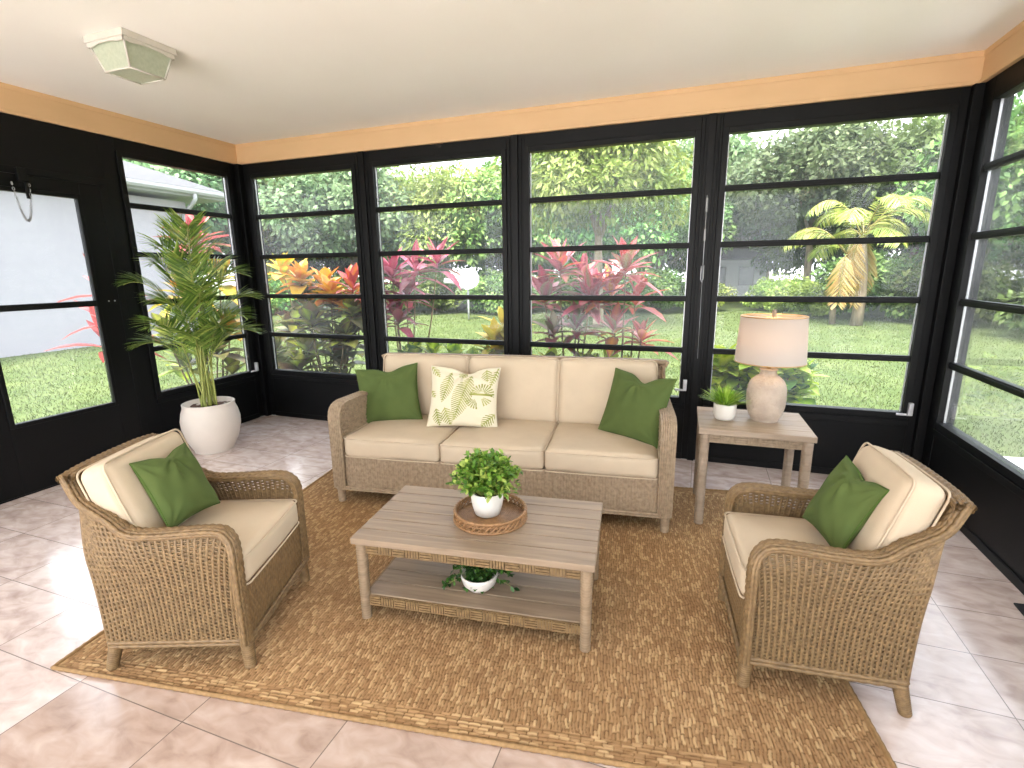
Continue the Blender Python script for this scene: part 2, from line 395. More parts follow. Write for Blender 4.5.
# tan fascia under the ceiling, with a thin lip and an upper bead
for k, a0, a1 in (('back', 0, W), ('left', .02, -YB), ('right', .02, -YB)):
    m = MB(); s = S[k]
    s.box(m, a0, a1, -.018, T, ZF, H); s.box(m, a0, a1, -.026, -.018, ZF, ZF+.022); s.box(m, a0, a1, -.024, -.018, H-.035, H)
    trim(m, M['fascia'])
# post channels between the windows
for k, lo, hi in [('back', XB[i][1], XB[i+1][0]) for i in range(3)] + [('right', RS[i][1], RS[i+1][0]) for i in range(3)]:
    c = (lo+hi)/2; m = MB(); s = S[k]
    s.box(m, c-.026, c+.026, -.022, 0, 0, ZF-.001); s.box(m, c-.055, c-.045, -.01, 0, ZS-.05, ZF-.02); s.box(m, c+.045, c+.055, -.01, 0, ZS-.05, ZF-.02)
    trim(m, M['black'])
for x0, y0 in ((0, 0), (W, 0)):
    m = MB(); sx = 1 if x0 == 0 else -1
    m.box((min(x0, x0+.055*sx), -.055, 0), (max(x0, x0+.055*sx), 0, ZF-.001)); trim(m, M['black'])

# screen door on the wall to the garden side
s = S['left']
m = MB()
s.box(m, 1.36, DY0, -.004, .045, .012, 2.228); s.box(m, DY1, 2.376, -.004, .045, .012, 2.228)
s.box(m, DY0, DY1, -.004, .045, DZ, 2.228); s.box(m, DY0, DY1, -.004, .045, .012, .496)
door = struct(m.build('door_1', M['black'], bevel=.003))
m = MB(); ring(s, m, DY0+.03, DY1-.03, .496+.03, DZ-.03, .03, -.014, .03); m.build('glazing_frame', M['black'], door, bevel=.004)
m = MB(); s.box(m, DY0+.03, DY1-.03, -.02, .025, 1.306, 1.350); m.build('mid_rail', M['black'], door, bevel=.005)
for z0, z1 in ((.527, 1.305), (1.351, DZ-.031)):
    m = MB(); s.box(m, DY0+.031, DY1-.031, .010, .013, z0, z1); m.build('pane', M['glass'], door)
m = MB()
for a in (1.395, 1.44, 1.51): m.lathe([(0, 0), (.006, 0), (.005, .003), (0, .004)], (0, 0, 0), 8); m.v[-1] = m.v[-1][:, [2, 1, 0]] + np.array((.004, -a, 1.34))
m.build('screw', M['chrome'], door)
m = MB()
for k, (x0, x1) in enumerate(((1.3095, 1.3595), (2.3765, 2.4265))): s.box(m, x0, x1, -.006, T, 0, 2.2285)
s.box(m, 1.3595, 2.3765, -.006, T, 0, .0115)
s.box(m, 1.3095, 2.4265, -.006, T, 2.2285, 2.278)
m.build('door_casing', M['black'], door, bevel=.002)

# closer chain hanging on the door head
ch = thing('door_chain', 'thin dark chain looping down over the door glass from the door head', 'chain', (.012, -1.86, 2.2))
m = MB(); m.box((-.006, -.03, -.02), (.018, .03, .07)); m.box((-.004, .005, -.13), (.014, .03, -.02)); m.build('bracket', M['black'], ch, bevel=.004)
m = MB(); pts = []
for k in range(41):
    t = k/40; a = -.05+.10*t
    pts.append((.012, -(a) - .02, -.02-.26*(1-(2*t-1)**2)**.8 + (-.08*(1-t) if t < .0 else 0)))
pts = np.array(pts)
for k in range(40):
    c = (pts[k]+pts[k+1])/2; d = pts[k+1]-pts[k]; d /= np.linalg.norm(d); nrm = np.array([1., 0, 0]) if k % 2 else np.cross(d, [1., 0, 0])
    th = np.arange(10)*2*PI/10
    m.tube(c + np.outer(np.cos(th), d)*.0105 + np.outer(np.sin(th), nrm)*.0065, .0026, 5, True)
m.build('chain_links', M['grey_metal'], ch)

# latch rod clipped on the post between the third and fourth windows
rd = bpy.data.objects.new('latch_rod', None); COL.objects.link(rd); rd.location = (4.473, -.022, 0); rd.parent = wins[3]; rd['label'] = 'thin metal rod with pale clips on the black post'
m = MB(); m.tube([(-.004, -.012, 2.06), (-.002, -.012, 1.6), (.0, -.012, 1.43)], .003, 6); m.tube([(.0, -.012, 1.43), (.005, -.012, .85)], .002, 6); m.build('rod', M['grey_metal'], rd)
for z0, z1 in ((1.944, 2.042), (1.738, 1.824)):
    m = MB(); m.box((-.010, -.020, z0), (.004, -.004, z1)); m.build('clip', M['white_paint'], rd, bevel=.003)
m = MB(); m.tube([(-.012, -.014, 1.555), (-.012, -.022, 1.53), (-.012, -.022, 1.46), (-.004, -.022, 1.437), (.006, -.018, 1.46), (.006, -.012, 1.56)], .003, 6); m.build('hook', M['chrome'], rd)

# ------------------------------------------------------------------ cushions and pillows
def cube_grid(n):
    t = np.sin(np.linspace(-1, 1, n)*PI/2)
    Vs, Fs, k = [], [], 0
    for ax in range(3):
        for sg in (-1, 1):
            a, b = np.meshgrid(t, t, indexing='ij'); P = np.empty((n, n, 3)); P[..., ax] = sg; P[..., (ax+1) % 3] = a; P[..., (ax+2) % 3] = b
            F = grid_faces(n, n)
            if sg < 0: F = F[:, ::-1]
            Vs.append(P.reshape(-1, 3)); Fs.append(F+k); k += n*n
    V = np.concatenate(Vs); F = np.concatenate(Fs)
    key = np.round(V*1e5).astype(np.int64); _, idx, inv = np.unique(key, axis=0, return_index=True, return_inverse=True)
    return V[idx], inv.ravel()[F]
def cushion(name, mat, parent, hx, hy, hz, r, crown, loc, tilt=0., seed=0, n=22, side=.006, label=None):
    """seat or back cushion, flat axis z before tilting about x"""
    V, F = cube_grid(n); h = np.array([hx, hy, hz]); P = V*h
    inner = np.clip(P, -(h-r), h-r); d = P-inner; L = np.linalg.norm(d, axis=1, keepdims=True); P = np.where(L > 1e-9, inner+r*d/np.maximum(L, 1e-9), P)
    u, v, w = V[:, 0], V[:, 1], V[:, 2]
    P[:, 2] += np.sign(w)*crown*(1-u**2)*(1-v**2)*(np.abs(w) > .5)
    P[:, 0] += np.sign(u)*side*(1-w**2)*(1-v**2)*(np.abs(u) > .9); P[:, 1] += np.sign(v)*side*(1-w**2)*(1-u**2)*(np.abs(v) > .9)
    g = np.random.default_rng(seed+50)
    for _ in range(5):
        kx, ky, ph = g.uniform(-16, 16), g.uniform(-16, 16), g.uniform(0, 6)
        P[:, 2] += .0014*np.sin(kx*P[:, 0]+ky*P[:, 1]+ph)*(np.abs(w) > .5)
    c, s_ = math.cos(tilt), math.sin(tilt)
    R = np.array([[1, 0, 0], [0, c, -s_], [0, s_, c]]); loc = np.array(loc)
    o = MB().add(P@R.T+loc, F).build(name, mat, parent)
    m = MB(); rr = r*.75
    for zz in (-1, 1):
        path = []
        for cx, cy, a0 in ((hx-rr, hy-rr, 0), (-hx+rr, hy-rr, PI/2), (-hx+rr, -hy+rr, PI), (hx-rr, -hy+rr, 1.5*PI)):
            for a in np.linspace(a0, a0+PI/2, 6): path.append((cx+rr*math.cos(a)*.93, cy+rr*math.sin(a)*.93, zz*(hz-r*.28)))
        # walk the long straight runs in steps so the cord follows the bulge
        Q = []
        for p, q in zip(path, path[1:]+path[:1]):
            k = max(1, int(np.linalg.norm(np.subtract(q, p))/.04)); Q += [tuple(np.add(p, np.subtract(q, p)*i/k)) for i in range(k)]
        Q = np.array(Q)
        bx = side*(1-np.clip(Q[:, 1]/hy, -1, 1)**2)*.6*(np.abs(Q[:, 0]) > hx*.9); Q[:, 0] += np.sign(Q[:, 0])*bx
        by = side*(1-np.clip(Q[:, 0]/hx, -1, 1)**2)*.6*(np.abs(Q[:, 1]) > hy*.9); Q[:, 1] += np.sign(Q[:, 1])*by
        m.tube(Q@R.T+loc, .0042, 6, True)
    m.build('piping', M['piping'], o)
    if label: o['label'] = label
    return o

def fern_colors(U, V):
    """ivory cloth printed with olive fern fronds; U,V in -1..1"""
    base = np.array(lin(204, 196, 172)[:3]); ink1 = np.array(lin(122, 128, 58)[:3]); ink2 = np.array(lin(150, 152, 86)[:3])
    a = np.zeros(U.shape)
    fr = [(.22, .80, -.22, -.80, .30), (-.36, .80, -.62, -.22, .2), (.62, .42, .28, -.95, .0), (-.52, -.42, -.30, -.98, .2), (-.78, -.45, -.62, -.98, .15),
          (.62, .92, .70, .5, .16), (-.95, .95, -.72, .62, .12), (-.98, .15, -.84, -.08, .1), (.95, -.55, .55, -.98, .16), (.08, .98, -.12, .72, .12), (.95, .95, .8, .3, .1)]
    for x0, y0, x1, y1, wid in fr:
        if wid == 0: continue
        L = math.hypot(x1-x0, y1-y0); dx, dy = (x1-x0)/L, (y1-y0)/L
        s_ = ((U-x0)*dx+(V-y0)*dy)/L; t = -(U-x0)*dy+(V-y0)*dx
        env = wid*np.clip(np.sin(np.clip(s_, 0, 1)*PI*.92+.12), 0, 1)
        ph = (s_*L-np.abs(t)*.9)/.085
        leaf = (np.abs(t) < env) & (s_ > 0) & (s_ < 1) & ((ph % 1) < .62 - .25*np.abs(t)/np.maximum(env, 1e-6))
        stem = (np.abs(t) < .012) & (s_ > -.02) & (s_ < 1.02)
        a = np.maximum(a, np.where(leaf, 1., 0)); a = np.maximum(a, np.where(stem, .8, 0))
    for cx, cy, R0, R1, a0, a1 in ((.58, .06, .10, .36, -.2, 3.3), (.55, .0, .1, .34, -1.3, -.3), (.42, -.1, .05, .34, 3.3, 4.9)):   # palm fan
        ang = np.arctan2(V-cy, U-cx); ang = np.where(ang < a0, ang+2*PI, ang); rad = np.hypot(U-cx, V-cy)
        a = np.maximum(a, ((rad > R0) & (rad < R1) & (ang < a1) & ((ang/.26 % 1) < .5)).astype(float))
    bar = (np.abs(V-.06+.0*U) < .035) & (np.abs(U-.55) < .34); a = np.maximum(a, bar*1.)
    k = (.5+.5*np.sin(U*9+V*7))[..., None]; ink = ink1*k+ink2*(1-k)
    return base*(1-a[..., None])+ink*a[..., None]

def throw_pillow(name, label, mat, c, ex, ey, w, h, t, seed=0, n=48, chop=.05, pipe=None, fern=False, group=None):
    ex = Vector(ex).normalized(); ey = Vector(ey); ey = (ey-ex*ey.dot(ex)).normalized(); nz = ex.cross(ey)
    root = thing(name, label, 'pillow', c, 0, group); 
    root.rotation_euler = Matrix((ex, ey, nz)).transposed().to_euler()
    if fern: n = 150
    g = np.random.default_rng(seed); u = np.linspace(-1, 1, n); u = np.sign(u)*(1-(1-np.abs(u))**1.35); U, V = np.meshgrid(u, u, indexing='ij')
    X = U*w/2*(1-.085*(1-V**2)); Y = V*h/2*(1-.085*(1-U**2)) - chop*np.exp(-((U-.08)/.3)**2)*np.clip((V+.2)/1.2, 0, 1)**2
    Z = t/2*((1-U**2)*(1-V**2)+1e-9)**.42
    fold = .006*np.sin(np.arctan2(V-.9, U)*9)*np.exp(-((V-.9)**2+U**2)/.5)*(1-V**2)*(1-U**2)*3
    for sx in (-1, 1):
        for sy in (-1, 1):
            d = np.hypot(U-sx, V-sy); fold = fold + .004*np.sin((np.arctan2(V-sy, U-sx))*11+g.uniform(0, 6))*np.exp(-(d/.7)**2)*np.clip((1-U**2)*(1-V**2)*6, 0, 1)
    for _ in range(6):
        kx, ky, ph = g.uniform(-6, 6), g.uniform(-6, 6), g.uniform(0, 6); fold = fold+.0022*np.sin(kx*U+ky*V+ph)*np.clip((1-U**2)*(1-V**2)*3, 0, 1)
    front = np.stack([X, Y, Z+fold], -1); back = np.stack([X, Y, -Z+fold*.3], -1)
    mb = MB(); F = grid_faces(n, n)
    if fern:
        cc = fern_colors(U, V).reshape(-1, 3); mb.add(front.reshape(-1, 3), F, True, cc); mb.add(back.reshape(-1, 3), F[:, ::-1], True, cc[::-1])
    else:
        mb.add(front.reshape(-1, 3), F); mb.add(back.reshape(-1, 3), F[:, ::-1])
    mb.build('cover', mat, root)
    e = np.concatenate([front[0, :], front[1:, -1], front[-1, -2::-1], front[-2:0:-1, 0]]); e[:, 2] = (e[:, 2]+np.concatenate([back[0, :], back[1:, -1], back[-1, -2::-1], back[-2:0:-1, 0]])[:, 2])/2
    MB().tube(e[::3] if fern else e, .0028, 6, True).build('seam_cord', pipe, root)
    return root

# ------------------------------------------------------------------ wicker
def woven(mb, f, nu, nv, u0=0., u1=1., v0=0., v1=1., amp=.0035, rb=None, rn=.0022, stake=.0036, back=None, width=None, sub=4, closed_back=True):
    """basket weave over the surface f(u,v)->xyz (vectorised): nu stakes, nv weavers"""
    def nrm(U, V):
        e = 1e-3; a = f(U+e, V)-f(U-e, V); b = f(U, V+e)-f(U, V-e); N = np.cross(a, b); return N/(np.linalg.norm(N, axis=-1, keepdims=True)+1e-12)
    K = nu*sub+1; us = np.linspace(u0, u1, K); vs = v0+(np.arange(nv)+.5)*(v1-v0)/nv
    V_, U_ = np.meshgrid(vs, us, indexing='ij'); P = f(U_, V_); N = nrm(U_, V_)
    ph = np.arange(nv)[:, None]*PI; off = amp*np.sin((U_-u0)/(u1-u0)*nu*PI+ph)
    dv = np.linalg.norm(f(U_, V_+(v1-v0)/nv)-P, axis=-1)
    many_tubes(mb, P+N*off[..., None], N, rn, dv*.40, 4)
    Kv = max(6, nv//3); vv = np.linspace(v0, v1, Kv); uu = u0+np.arange(nu+1)*(u1-u0)/nu
    U_, V_ = np.meshgrid(uu, vv, indexing='ij'); P = f(U_, V_); N = nrm(U_, V_)
    many_tubes(mb, P, N, stake, stake*1.15, 4)
    if back:
        b0, b1 = back; U_, V_ = np.meshgrid(np.linspace(u0, u1, 24), np.linspace(b0, b1, 24), indexing='ij'); P = f(U_, V_)-nrm(U_, V_)*.0035
        mb.add(P.reshape(-1, 3), grid_faces(24, 24))

def strand_band(mb, path, wdir, width, n, r, wave=.03, amp=.25, thick=None):
    """n parallel cane strands laid side by side along path, swelling in turn like a braid"""
    P = np.asarray(path, float); seg = np.linalg.norm(np.diff(P, axis=0), axis=1); s_ = np.concatenate([[0], np.cumsum(seg)]); L = s_[-1]
    K = max(8, int(L/(wave/4))); t = np.linspace(0, L, K); Q = np.stack([np.interp(t, s_, P[:, i]) for i in range(3)], -1)
    wd = np.asarray(wdir, float)
    if wd.ndim == 1: Wd = np.broadcast_to(wd, Q.shape)
    else: Wd = np.stack([np.interp(t, s_, wd[:, i]) for i in range(3)], -1)
    Wd = Wd/np.linalg.norm(Wd, axis=1, keepdims=True)
    T_ = np.gradient(Q, axis=0); T_ /= np.linalg.norm(T_, axis=1, keepdims=True); N = np.cross(Wd, T_)
    offs = (np.arange(n)-(n-1)/2)*(width/n)
    arch = -(thick or 0)*(offs/(width/2))**2
    k = np.sin(t/wave*2*PI)[None]*np.where(np.arange(n) % 2, 1, -1)[:, None]
    PP = Q[None]+Wd[None]*offs[:, None, None]+N[None]*(arch[:, None, None]+amp*r*k[..., None])
    many_tubes(mb, PP, np.broadcast_to(N, PP.shape), r, width/n*.56, 6)
    # inner core so nothing shows between strands
    c = np.stack([Q+Wd*width*.45-N*(r*.6+(thick or 0)*.8), Q+Wd*width*.45-N*(r*1.6+(thick or 0)), Q-Wd*width*.45-N*(r*1.6+(thick or 0)), Q-Wd*width*.45-N*(r*.6+(thick or 0)*.8), Q-Wd*0-N*r*.5], 1)
    mb.add(c.reshape(-1, 3), grid_faces(K, 5, False, True))

def smooth_path(pts, n=60):
    """Catmull-Rom through pts"""
    P = np.array(pts, float); P = np.vstack([2*P[0]-P[1], P, 2*P[-1]-P[-2]]); out = []
    m = len(P)-3; k = max(2, n//m)
    for i in range(m):
        p0, p1, p2, p3 = P[i:i+4]
        for t in np.linspace(0, 1, k, endpoint=False):
            out.append(.5*((2*p1)+(-p0+p2)*t+(2*p0-5*p1+4*p2-p3)*t*t+(-p0+3*p1-3*p2+p3)*t**3))
    out.append(P[-2]); return np.array(out)

def wrapped_leg(mb, p0, p1, r0, r1, wrap=.009):
    p0, p1 = np.array(p0, float), np.array(p1, float); L = np.linalg.norm(p1-p0); K = int(L/wrap*4)+2; t = np.linspace(0, 1, K)
    mb.tube(p0+(p1-p0)*t[:, None], (r0+(r1-r0)*t)*(1+.035*np.sin(t*L/wrap*2*PI)), 14)

RUGZ = .0118
# ------------------------------------------------------------------ armchairs
def armchair(label, loc, rz, w, wb, d, ytop, za, zk, near):
    root = thing('wicker_armchair', label, 'armchair', (loc[0], loc[1], 0), rz)
    zb = .125; yf = -d-.022; yr = d-.016; wk = M['wicker']
    # legs
    for sx in (-1, 1):
        m = MB(); wrapped_leg(m, (sx*(w-.022), -d-.006, RUGZ), (sx*(w-.028), -d, zb+.02), .022, .026); m.build('leg', wk, root)
        m = MB(); wrapped_leg(m, (sx*(w-.026), d+.002, RUGZ if near(sx) else .001), (sx*(w-.032), d-.035, zb+.02), .021, .026); m.build('leg', wk, root)
    # the arm line in side view: up the front post, along the arm, up the back
    arm = smooth_path([(yf, zb), (yf, za-.2), (yf, za-.09), (yf+.022, za-.03), (yf+.085, za), (0., za-.008), (.11, za-.002), (.185, za+.045), (ytop-.045, zk-.085), (ytop, zk), (ytop+.005, zk+.014)], 90)
    ysep = [i for i, p in enumerate(arm) if p[1] >= za-.002][0]
    top = arm[[i for i in range(len(arm)) if arm[i, 1] > za-.09-1e-6]]
    sarc = np.concatenate([[0], np.cumsum(np.linalg.norm(np.diff(top, axis=0), axis=1))]); sarc /= sarc[-1]
    def xin(z): q = np.clip((z-(za-.12))/(zk-za+.12), 0, 1); return w-.012-(w-wb)*(q*q*(3-2*q))
    def side(sx):
        def f(u, v):
            ty = np.interp(u, sarc, top[:, 0]); tz = np.interp(u, sarc, top[:, 1])
            u = np.clip(u, 0, 1); v = np.clip(v, 0, 1); u2 = u**.92
            by = yf+.004+(yr-yf-.004)*u2
            q = v
            y = by+(ty-by)*(q**2.9)*(u > -1); y = np.where(u < .03, yf+.004+(ty-yf-.004)*q, y)
            z = zb+(tz-zb)*q
            return np.stack([sx*xin(z), y, z], -1) if sx > 0 else np.stack([sx*xin(z), y, z], -1)
        if sx > 0: return lambda u, v: f(u, v)
        return lambda u, v: f(1-u, v)
    for sx in (-1, 1):
        m = MB(); woven(m, side(sx), 30, 62, amp=.003, stake=.0048, back=(0., .80)); m.build('wicker_side_panel', wk, root)
    # arm and back rail
    for sx in (-1, 1):
        P = np.stack([sx*(xin(arm[:, 1])), arm[:, 0], arm[:, 1]], -1)
        m = MB(); wd = np.tile([[1., 0, 0]], (len(P), 1))
        strand_band(m, P, wd if sx < 0 else wd, .066, 5, .0085, .028, .22, .010); m.build('arm_rail', wk, root)
    m = MB(); K = 24; t = np.linspace(-1, 1, K)
    P = np.stack([t*(wb+.022), np.full(K, ytop)+.012*(1-t**2), zk+.008+.008*(1-t**4)], -1)
    strand_band(m, P, np.tile([[0, -1., .1]], (K, 1)), .06, 5, .009, .028, .22, .010); m.build('top_rail', wk, root)
    # back, front and lower rails
    def bk(u, v):
        v = np.clip(v, 0, 1); z = zb+(zk-zb)*v; y = yr-.01+(ytop-yr+.012)*v**2.6; hw = xin(z)-.004; return np.stack([hw*(1-2*u), y, z], -1)
    m = MB(); woven(m, bk, 30, 60, back=(0, .98)); m.build('wicker_back_panel', wk, root)
    def ft(u, v): return np.stack([(w-.05)*(2*u-1), np.full(u.shape, yf+.012), zb+.005+(.345-zb)*v], -1)
    m = MB(); woven(m, lambda v, u: ft(u, v)*1., 10, 44, amp=.0014, rn=.0042, stake=.001, back=(0, 1)); m.build('wicker_front_panel', wk, root)
    m = MB(); q = np.array([(-w+.01, yf, zb), (w-.01, yf, zb), (w-.01, yr, zb), (-w+.01, yr, zb), (-w+.01, yf, zb)])
    for dz in (-.006, .010):
        for p0, p1 in zip(q[:-1], q[1:]):
            K = max(8, int(np.linalg.norm(p1-p0)/.006)); t = np.linspace(0, 1, K)[:, None]
            m.tube(p0+(p1-p0)*t+np.array([0, 0, dz]), .0085*(1+.14*np.sin(t[:, 0]*K*.9+dz*200)), 8)
    m.build('base_rail', wk, root)
    m = MB(); m.box((-w+.03, yf+.03, zb+.02), (w-.03, yr-.03, .335)); m.build('seat_deck', wk, root, bevel=.004)
    # cushions
    hw = w-.046
    cushion('seat_cushion', M['cushion'], root, hw, .235, .066, .034, .016, (0, -.062, .408), 0, seed=int(w*1000))
    tl = math.radians(72)
    cushion('back_cushion', M['cushion'], root, min(hw-.03, wb+.022), .185, .066, .04, .02, (0, .200, .655), tl, seed=int(w*977))
    return root
chL = armchair('wicker armchair with green pillow on the rug corner, in front of the palm and door', (2.51, -2.775), 1.935, .308, .228, .271, .338, .603, .80, lambda sx: True)
chR = armchair('wicker armchair with green pillow in front of the lamp table, back to the corner windows', (4.947, -2.116), -1.473, .284, .226, .261, .330, .597, .785, lambda sx: False)

# ------------------------------------------------------------------ sofa
SO = np.array([2.244, -1.588]); SA = math.radians(7.14)
su, sv = np.array([math.cos(SA), math.sin(SA)]), np.array([-math.sin(SA), math.cos(SA)])
def sw(x, y, z): p = SO+su*x+sv*y; return (p[0], p[1], z)
def sofa():
    root = thing('wicker_sofa', 'three seat pale wicker sofa with beige cushions under the middle windows', 'sofa', sw(1.065, 0, 0), SA)
    wk = M['wicker_pale']; hw = 1.10; za = .70; zb = .115; D = .80
    for sx in (-1, 1):
        m = MB(); wrapped_leg(m, (sx*1.062, .012, RUGZ), (sx*1.062, .012, zb+.02), .024, .028); m.build('leg', wk, root)
        m = MB(); wrapped_leg(m, (sx*1.062, D-.03, .001), (sx*1.062, D-.03, zb+.02), .024, .028); m.build('leg', wk, root)
    prof = smooth_path([(-.02, zb), (-.02, .40), (-.02, za-.10), (.0, za-.035), (.06, za-.003), (.16, za), (.45, za-.01), (.68, za-.012), (.78, za-.01)], 70)
    top = prof[prof[:, 1] > za-.10-1e-6]; sarc = np.concatenate([[0], np.cumsum(np.linalg.norm(np.diff(top, axis=0), axis=1))]); sarc /= sarc[-1]
    for sx in (-1, 1):
        P = np.stack([np.full(len(prof), sx*(hw-.045)), prof[:, 0], prof[:, 1]], -1)
        m = MB(); strand_band(m, P, np.tile([[1., 0, 0]], (len(P), 1)), .088, 7, .0075, .03, .2, .008); m.build('arm_rail', wk, root)
        m = MB()
        for off, flip in ((hw-.008, sx < 0), (hw-.082, sx > 0)):
            def f(u, v, off=off, flip=flip):
                if flip: u = 1-u
                ty = np.interp(u, sarc, top[:, 0]); tz = np.interp(u, sarc, top[:, 1])-.01; by = -.012+(D+.01)*u
                return np.stack([np.full(u.shape, sx*off), by+(ty-by)*v, zb+.01+(tz-zb-.01)*v], -1)
            woven(m, f, 34, 44, back=(0, .985))
        m.build('wicker_arm_panel', wk, root)
    def ft(v, u): return np.stack([(hw-.09)*(2*u-1), np.full(u.shape, .004), zb+.005+(.345-zb)*v], -1)
    m = MB(); woven(m, ft, 10, 120, amp=.0014, rn=.0048, stake=.001, back=(0, 1)); m.build('wicker_front_panel', wk, root)
    m = MB()
    for p0, p1 in (((-hw+.02, -.012, zb), (hw-.02, -.012, zb)), ((-hw+.01, 0, zb), (-hw+.01, D, zb)), ((hw-.01, 0, zb), (hw-.01, D, zb))):
        p0, p1 = np.array(p0), np.array(p1); K = int(np.linalg.norm(p1-p0)/.006); t = np.linspace(0, 1, K)[:, None]
        for dz in (-.004, .011): m.tube(p0+(p1-p0)*t+np.array([0, 0, dz]), .0085*(1+.14*np.sin(t[:, 0]*K*.9+dz*200)), 8)
    m.build('base_rail', wk, root)
    m = MB(); m.box((-hw+.09, .02, zb+.02), (hw-.09, D-.02, .335)); m.build('seat_deck', wk, root, bevel=.004)
    def bk(u, v): return np.stack([(hw-.05)*(1-2*u), .80+.04*v, zb+.02+(.86-zb)*v], -1)
    m = MB(); woven(m, bk, 90, 60, back=(0, 1))
    def bi(u, v): return np.stack([(hw-.05)*(2*u-1), .745+.045*v, .34+(.86-.33)*v], -1)
    woven(m, bi, 90, 34, back=(0, 1)); m.build('wicker_back_panel', wk, root)
    m = MB()
    P = smooth_path([(-hw+.045, .80, .5), (-hw+.045, .81, .80), (-hw+.055, .815, .868), (-hw+.11, .815, .888), (0, .815, .892), (hw-.11, .815, .888), (hw-.055, .815, .868), (hw-.045, .81, .80), (hw-.045, .80, .5)], 160)
    strand_band(m, P, np.tile([[0, 1., 0]], (len(P), 1)), .08, 6, .009, .03, .2, .006); m.build('top_rail', wk, root)
    for i in range(3):
        cx = (i-1)*.676
        cushion('seat_cushion', M['cushion'], root, .337, .335, .073, .038, .018, (cx, .325, .405), 0, seed=i)
        cushion('back_cushion', M['cushion'], root, .335, .235, .075, .045, .022, (cx, .675, .685), math.radians(80), seed=i+10)
    return root
sofa()

def pil(name, label, p, k=1., mat='green', pipe='green_pipe', t=.14, seed=0, fern=False, chop=.035, grow=1.06, cam=np.array([4.4642, -4.2166, 1.5351])):
    X, Y, Z, yaw, tilt, roll, h, w = p
    cr, sr, ct, st = math.cos(roll), math.sin(roll), math.cos(tilt), math.sin(tilt); cy, sy = math.cos(yaw), math.sin(yaw)
    def tf(a):
        a = (a[0], a[1]*ct+a[2]*st, -a[1]*st+a[2]*ct); return (cy*a[0]-sy*a[1], sy*a[0]+cy*a[1], a[2])
    ex, ey = tf((cr, 0, sr)), tf((-sr, 0, cr))
    c = cam+(np.array([X, Y, Z])-cam)*k
    return throw_pillow(name, label, M[mat], tuple(c), ex, ey, w*k*grow, h*k*grow, t, seed, pipe=M[pipe], fern=fern, chop=chop)
pil('throw_pillow', 'green throw pillow on the sofa at the end by the palm', (2.337, -1.08, .647, .307, .285, .107, .407, .444), .985, seed=1, chop=.03)
pil('throw_pillow', 'ivory throw pillow with olive fern print on the sofa', (2.943, -1.058, .671, .261, .40, -.024, .418, .479), .985, 'fernprint', 'piping', seed=2, fern=True, chop=.04)
pil('throw_pillow', 'green throw pillow slanted against the sofa arm beside the lamp table', (4.112, -.921, .661, -.45, .40, -.03, .429, .433), .985, seed=3, chop=.05)
pil('throw_pillow', 'green throw pillow on the armchair beside the door and palm', (2.192, -2.645, .565, 1.78, .466, -.035, .315, .285), .885, t=.12, seed=4, chop=.02, grow=1.1)
pil('throw_pillow', 'green throw pillow on the armchair in front of the lamp table', (5.083, -1.885, .559, -1.2, .395, -.139, .302, .25), .90, t=.12, seed=5, chop=.02, grow=1.12)

# ------------------------------------------------------------------ tables
def planks(mb, w, d, n, z0, z1, gap=.0065, ends=0.):
    ph = d/n
    for i in range(n): mb.box((-w/2, -d/2+i*ph+gap/2, z0), (w/2, -d/2+(i+1)*ph-gap/2, z1))
    mb.box((-w/2+.01, -d/2+.01, z0), (w/2-.01, d/2-.01, z1-.006))
def fret_band(mb, p0, p1, zlo, zhi, ny):
    """woven apron: blocks of flat cane turned this way and that"""
    p0, p1 = np.array(p0, float), np.array(p1, float); L = np.linalg.norm(p1-p0); e = (p1-p0)/L; nn = np.array(ny, float); h = zhi-zlo
    k = int(round(L/(h*1.25))); bw = L/k
    def strip(a0, a1, z0, z1, t):
        V = []
        for z in (z0, z1):
            for dd in (0, t):
                for a in (a0, a1): V.append(np.append((p0+e*a)+nn*dd, 0)[:3]+np.array([0, 0, z]))
        mb.add(V, np.array([(0, 2, 3, 1), (4, 5, 7, 6), (0, 1, 5, 4), (2, 6, 7, 3), (0, 4, 6, 2), (1, 3, 7, 5)]), False)
    strip(0, L, zlo, zhi, .006)
    for i in range(k):
        a = i*bw
        if i % 2 == 0:
            for j in range(4): strip(a+.003, a+bw-.003, zlo+h*(j+.12)/4, zlo+h*(j+.88)/4, .012)
        else:
            for j in range(5): strip(a+bw*(j+.12)/5, a+bw*(j+.88)/5, zlo+.002, zhi-.002, .012)
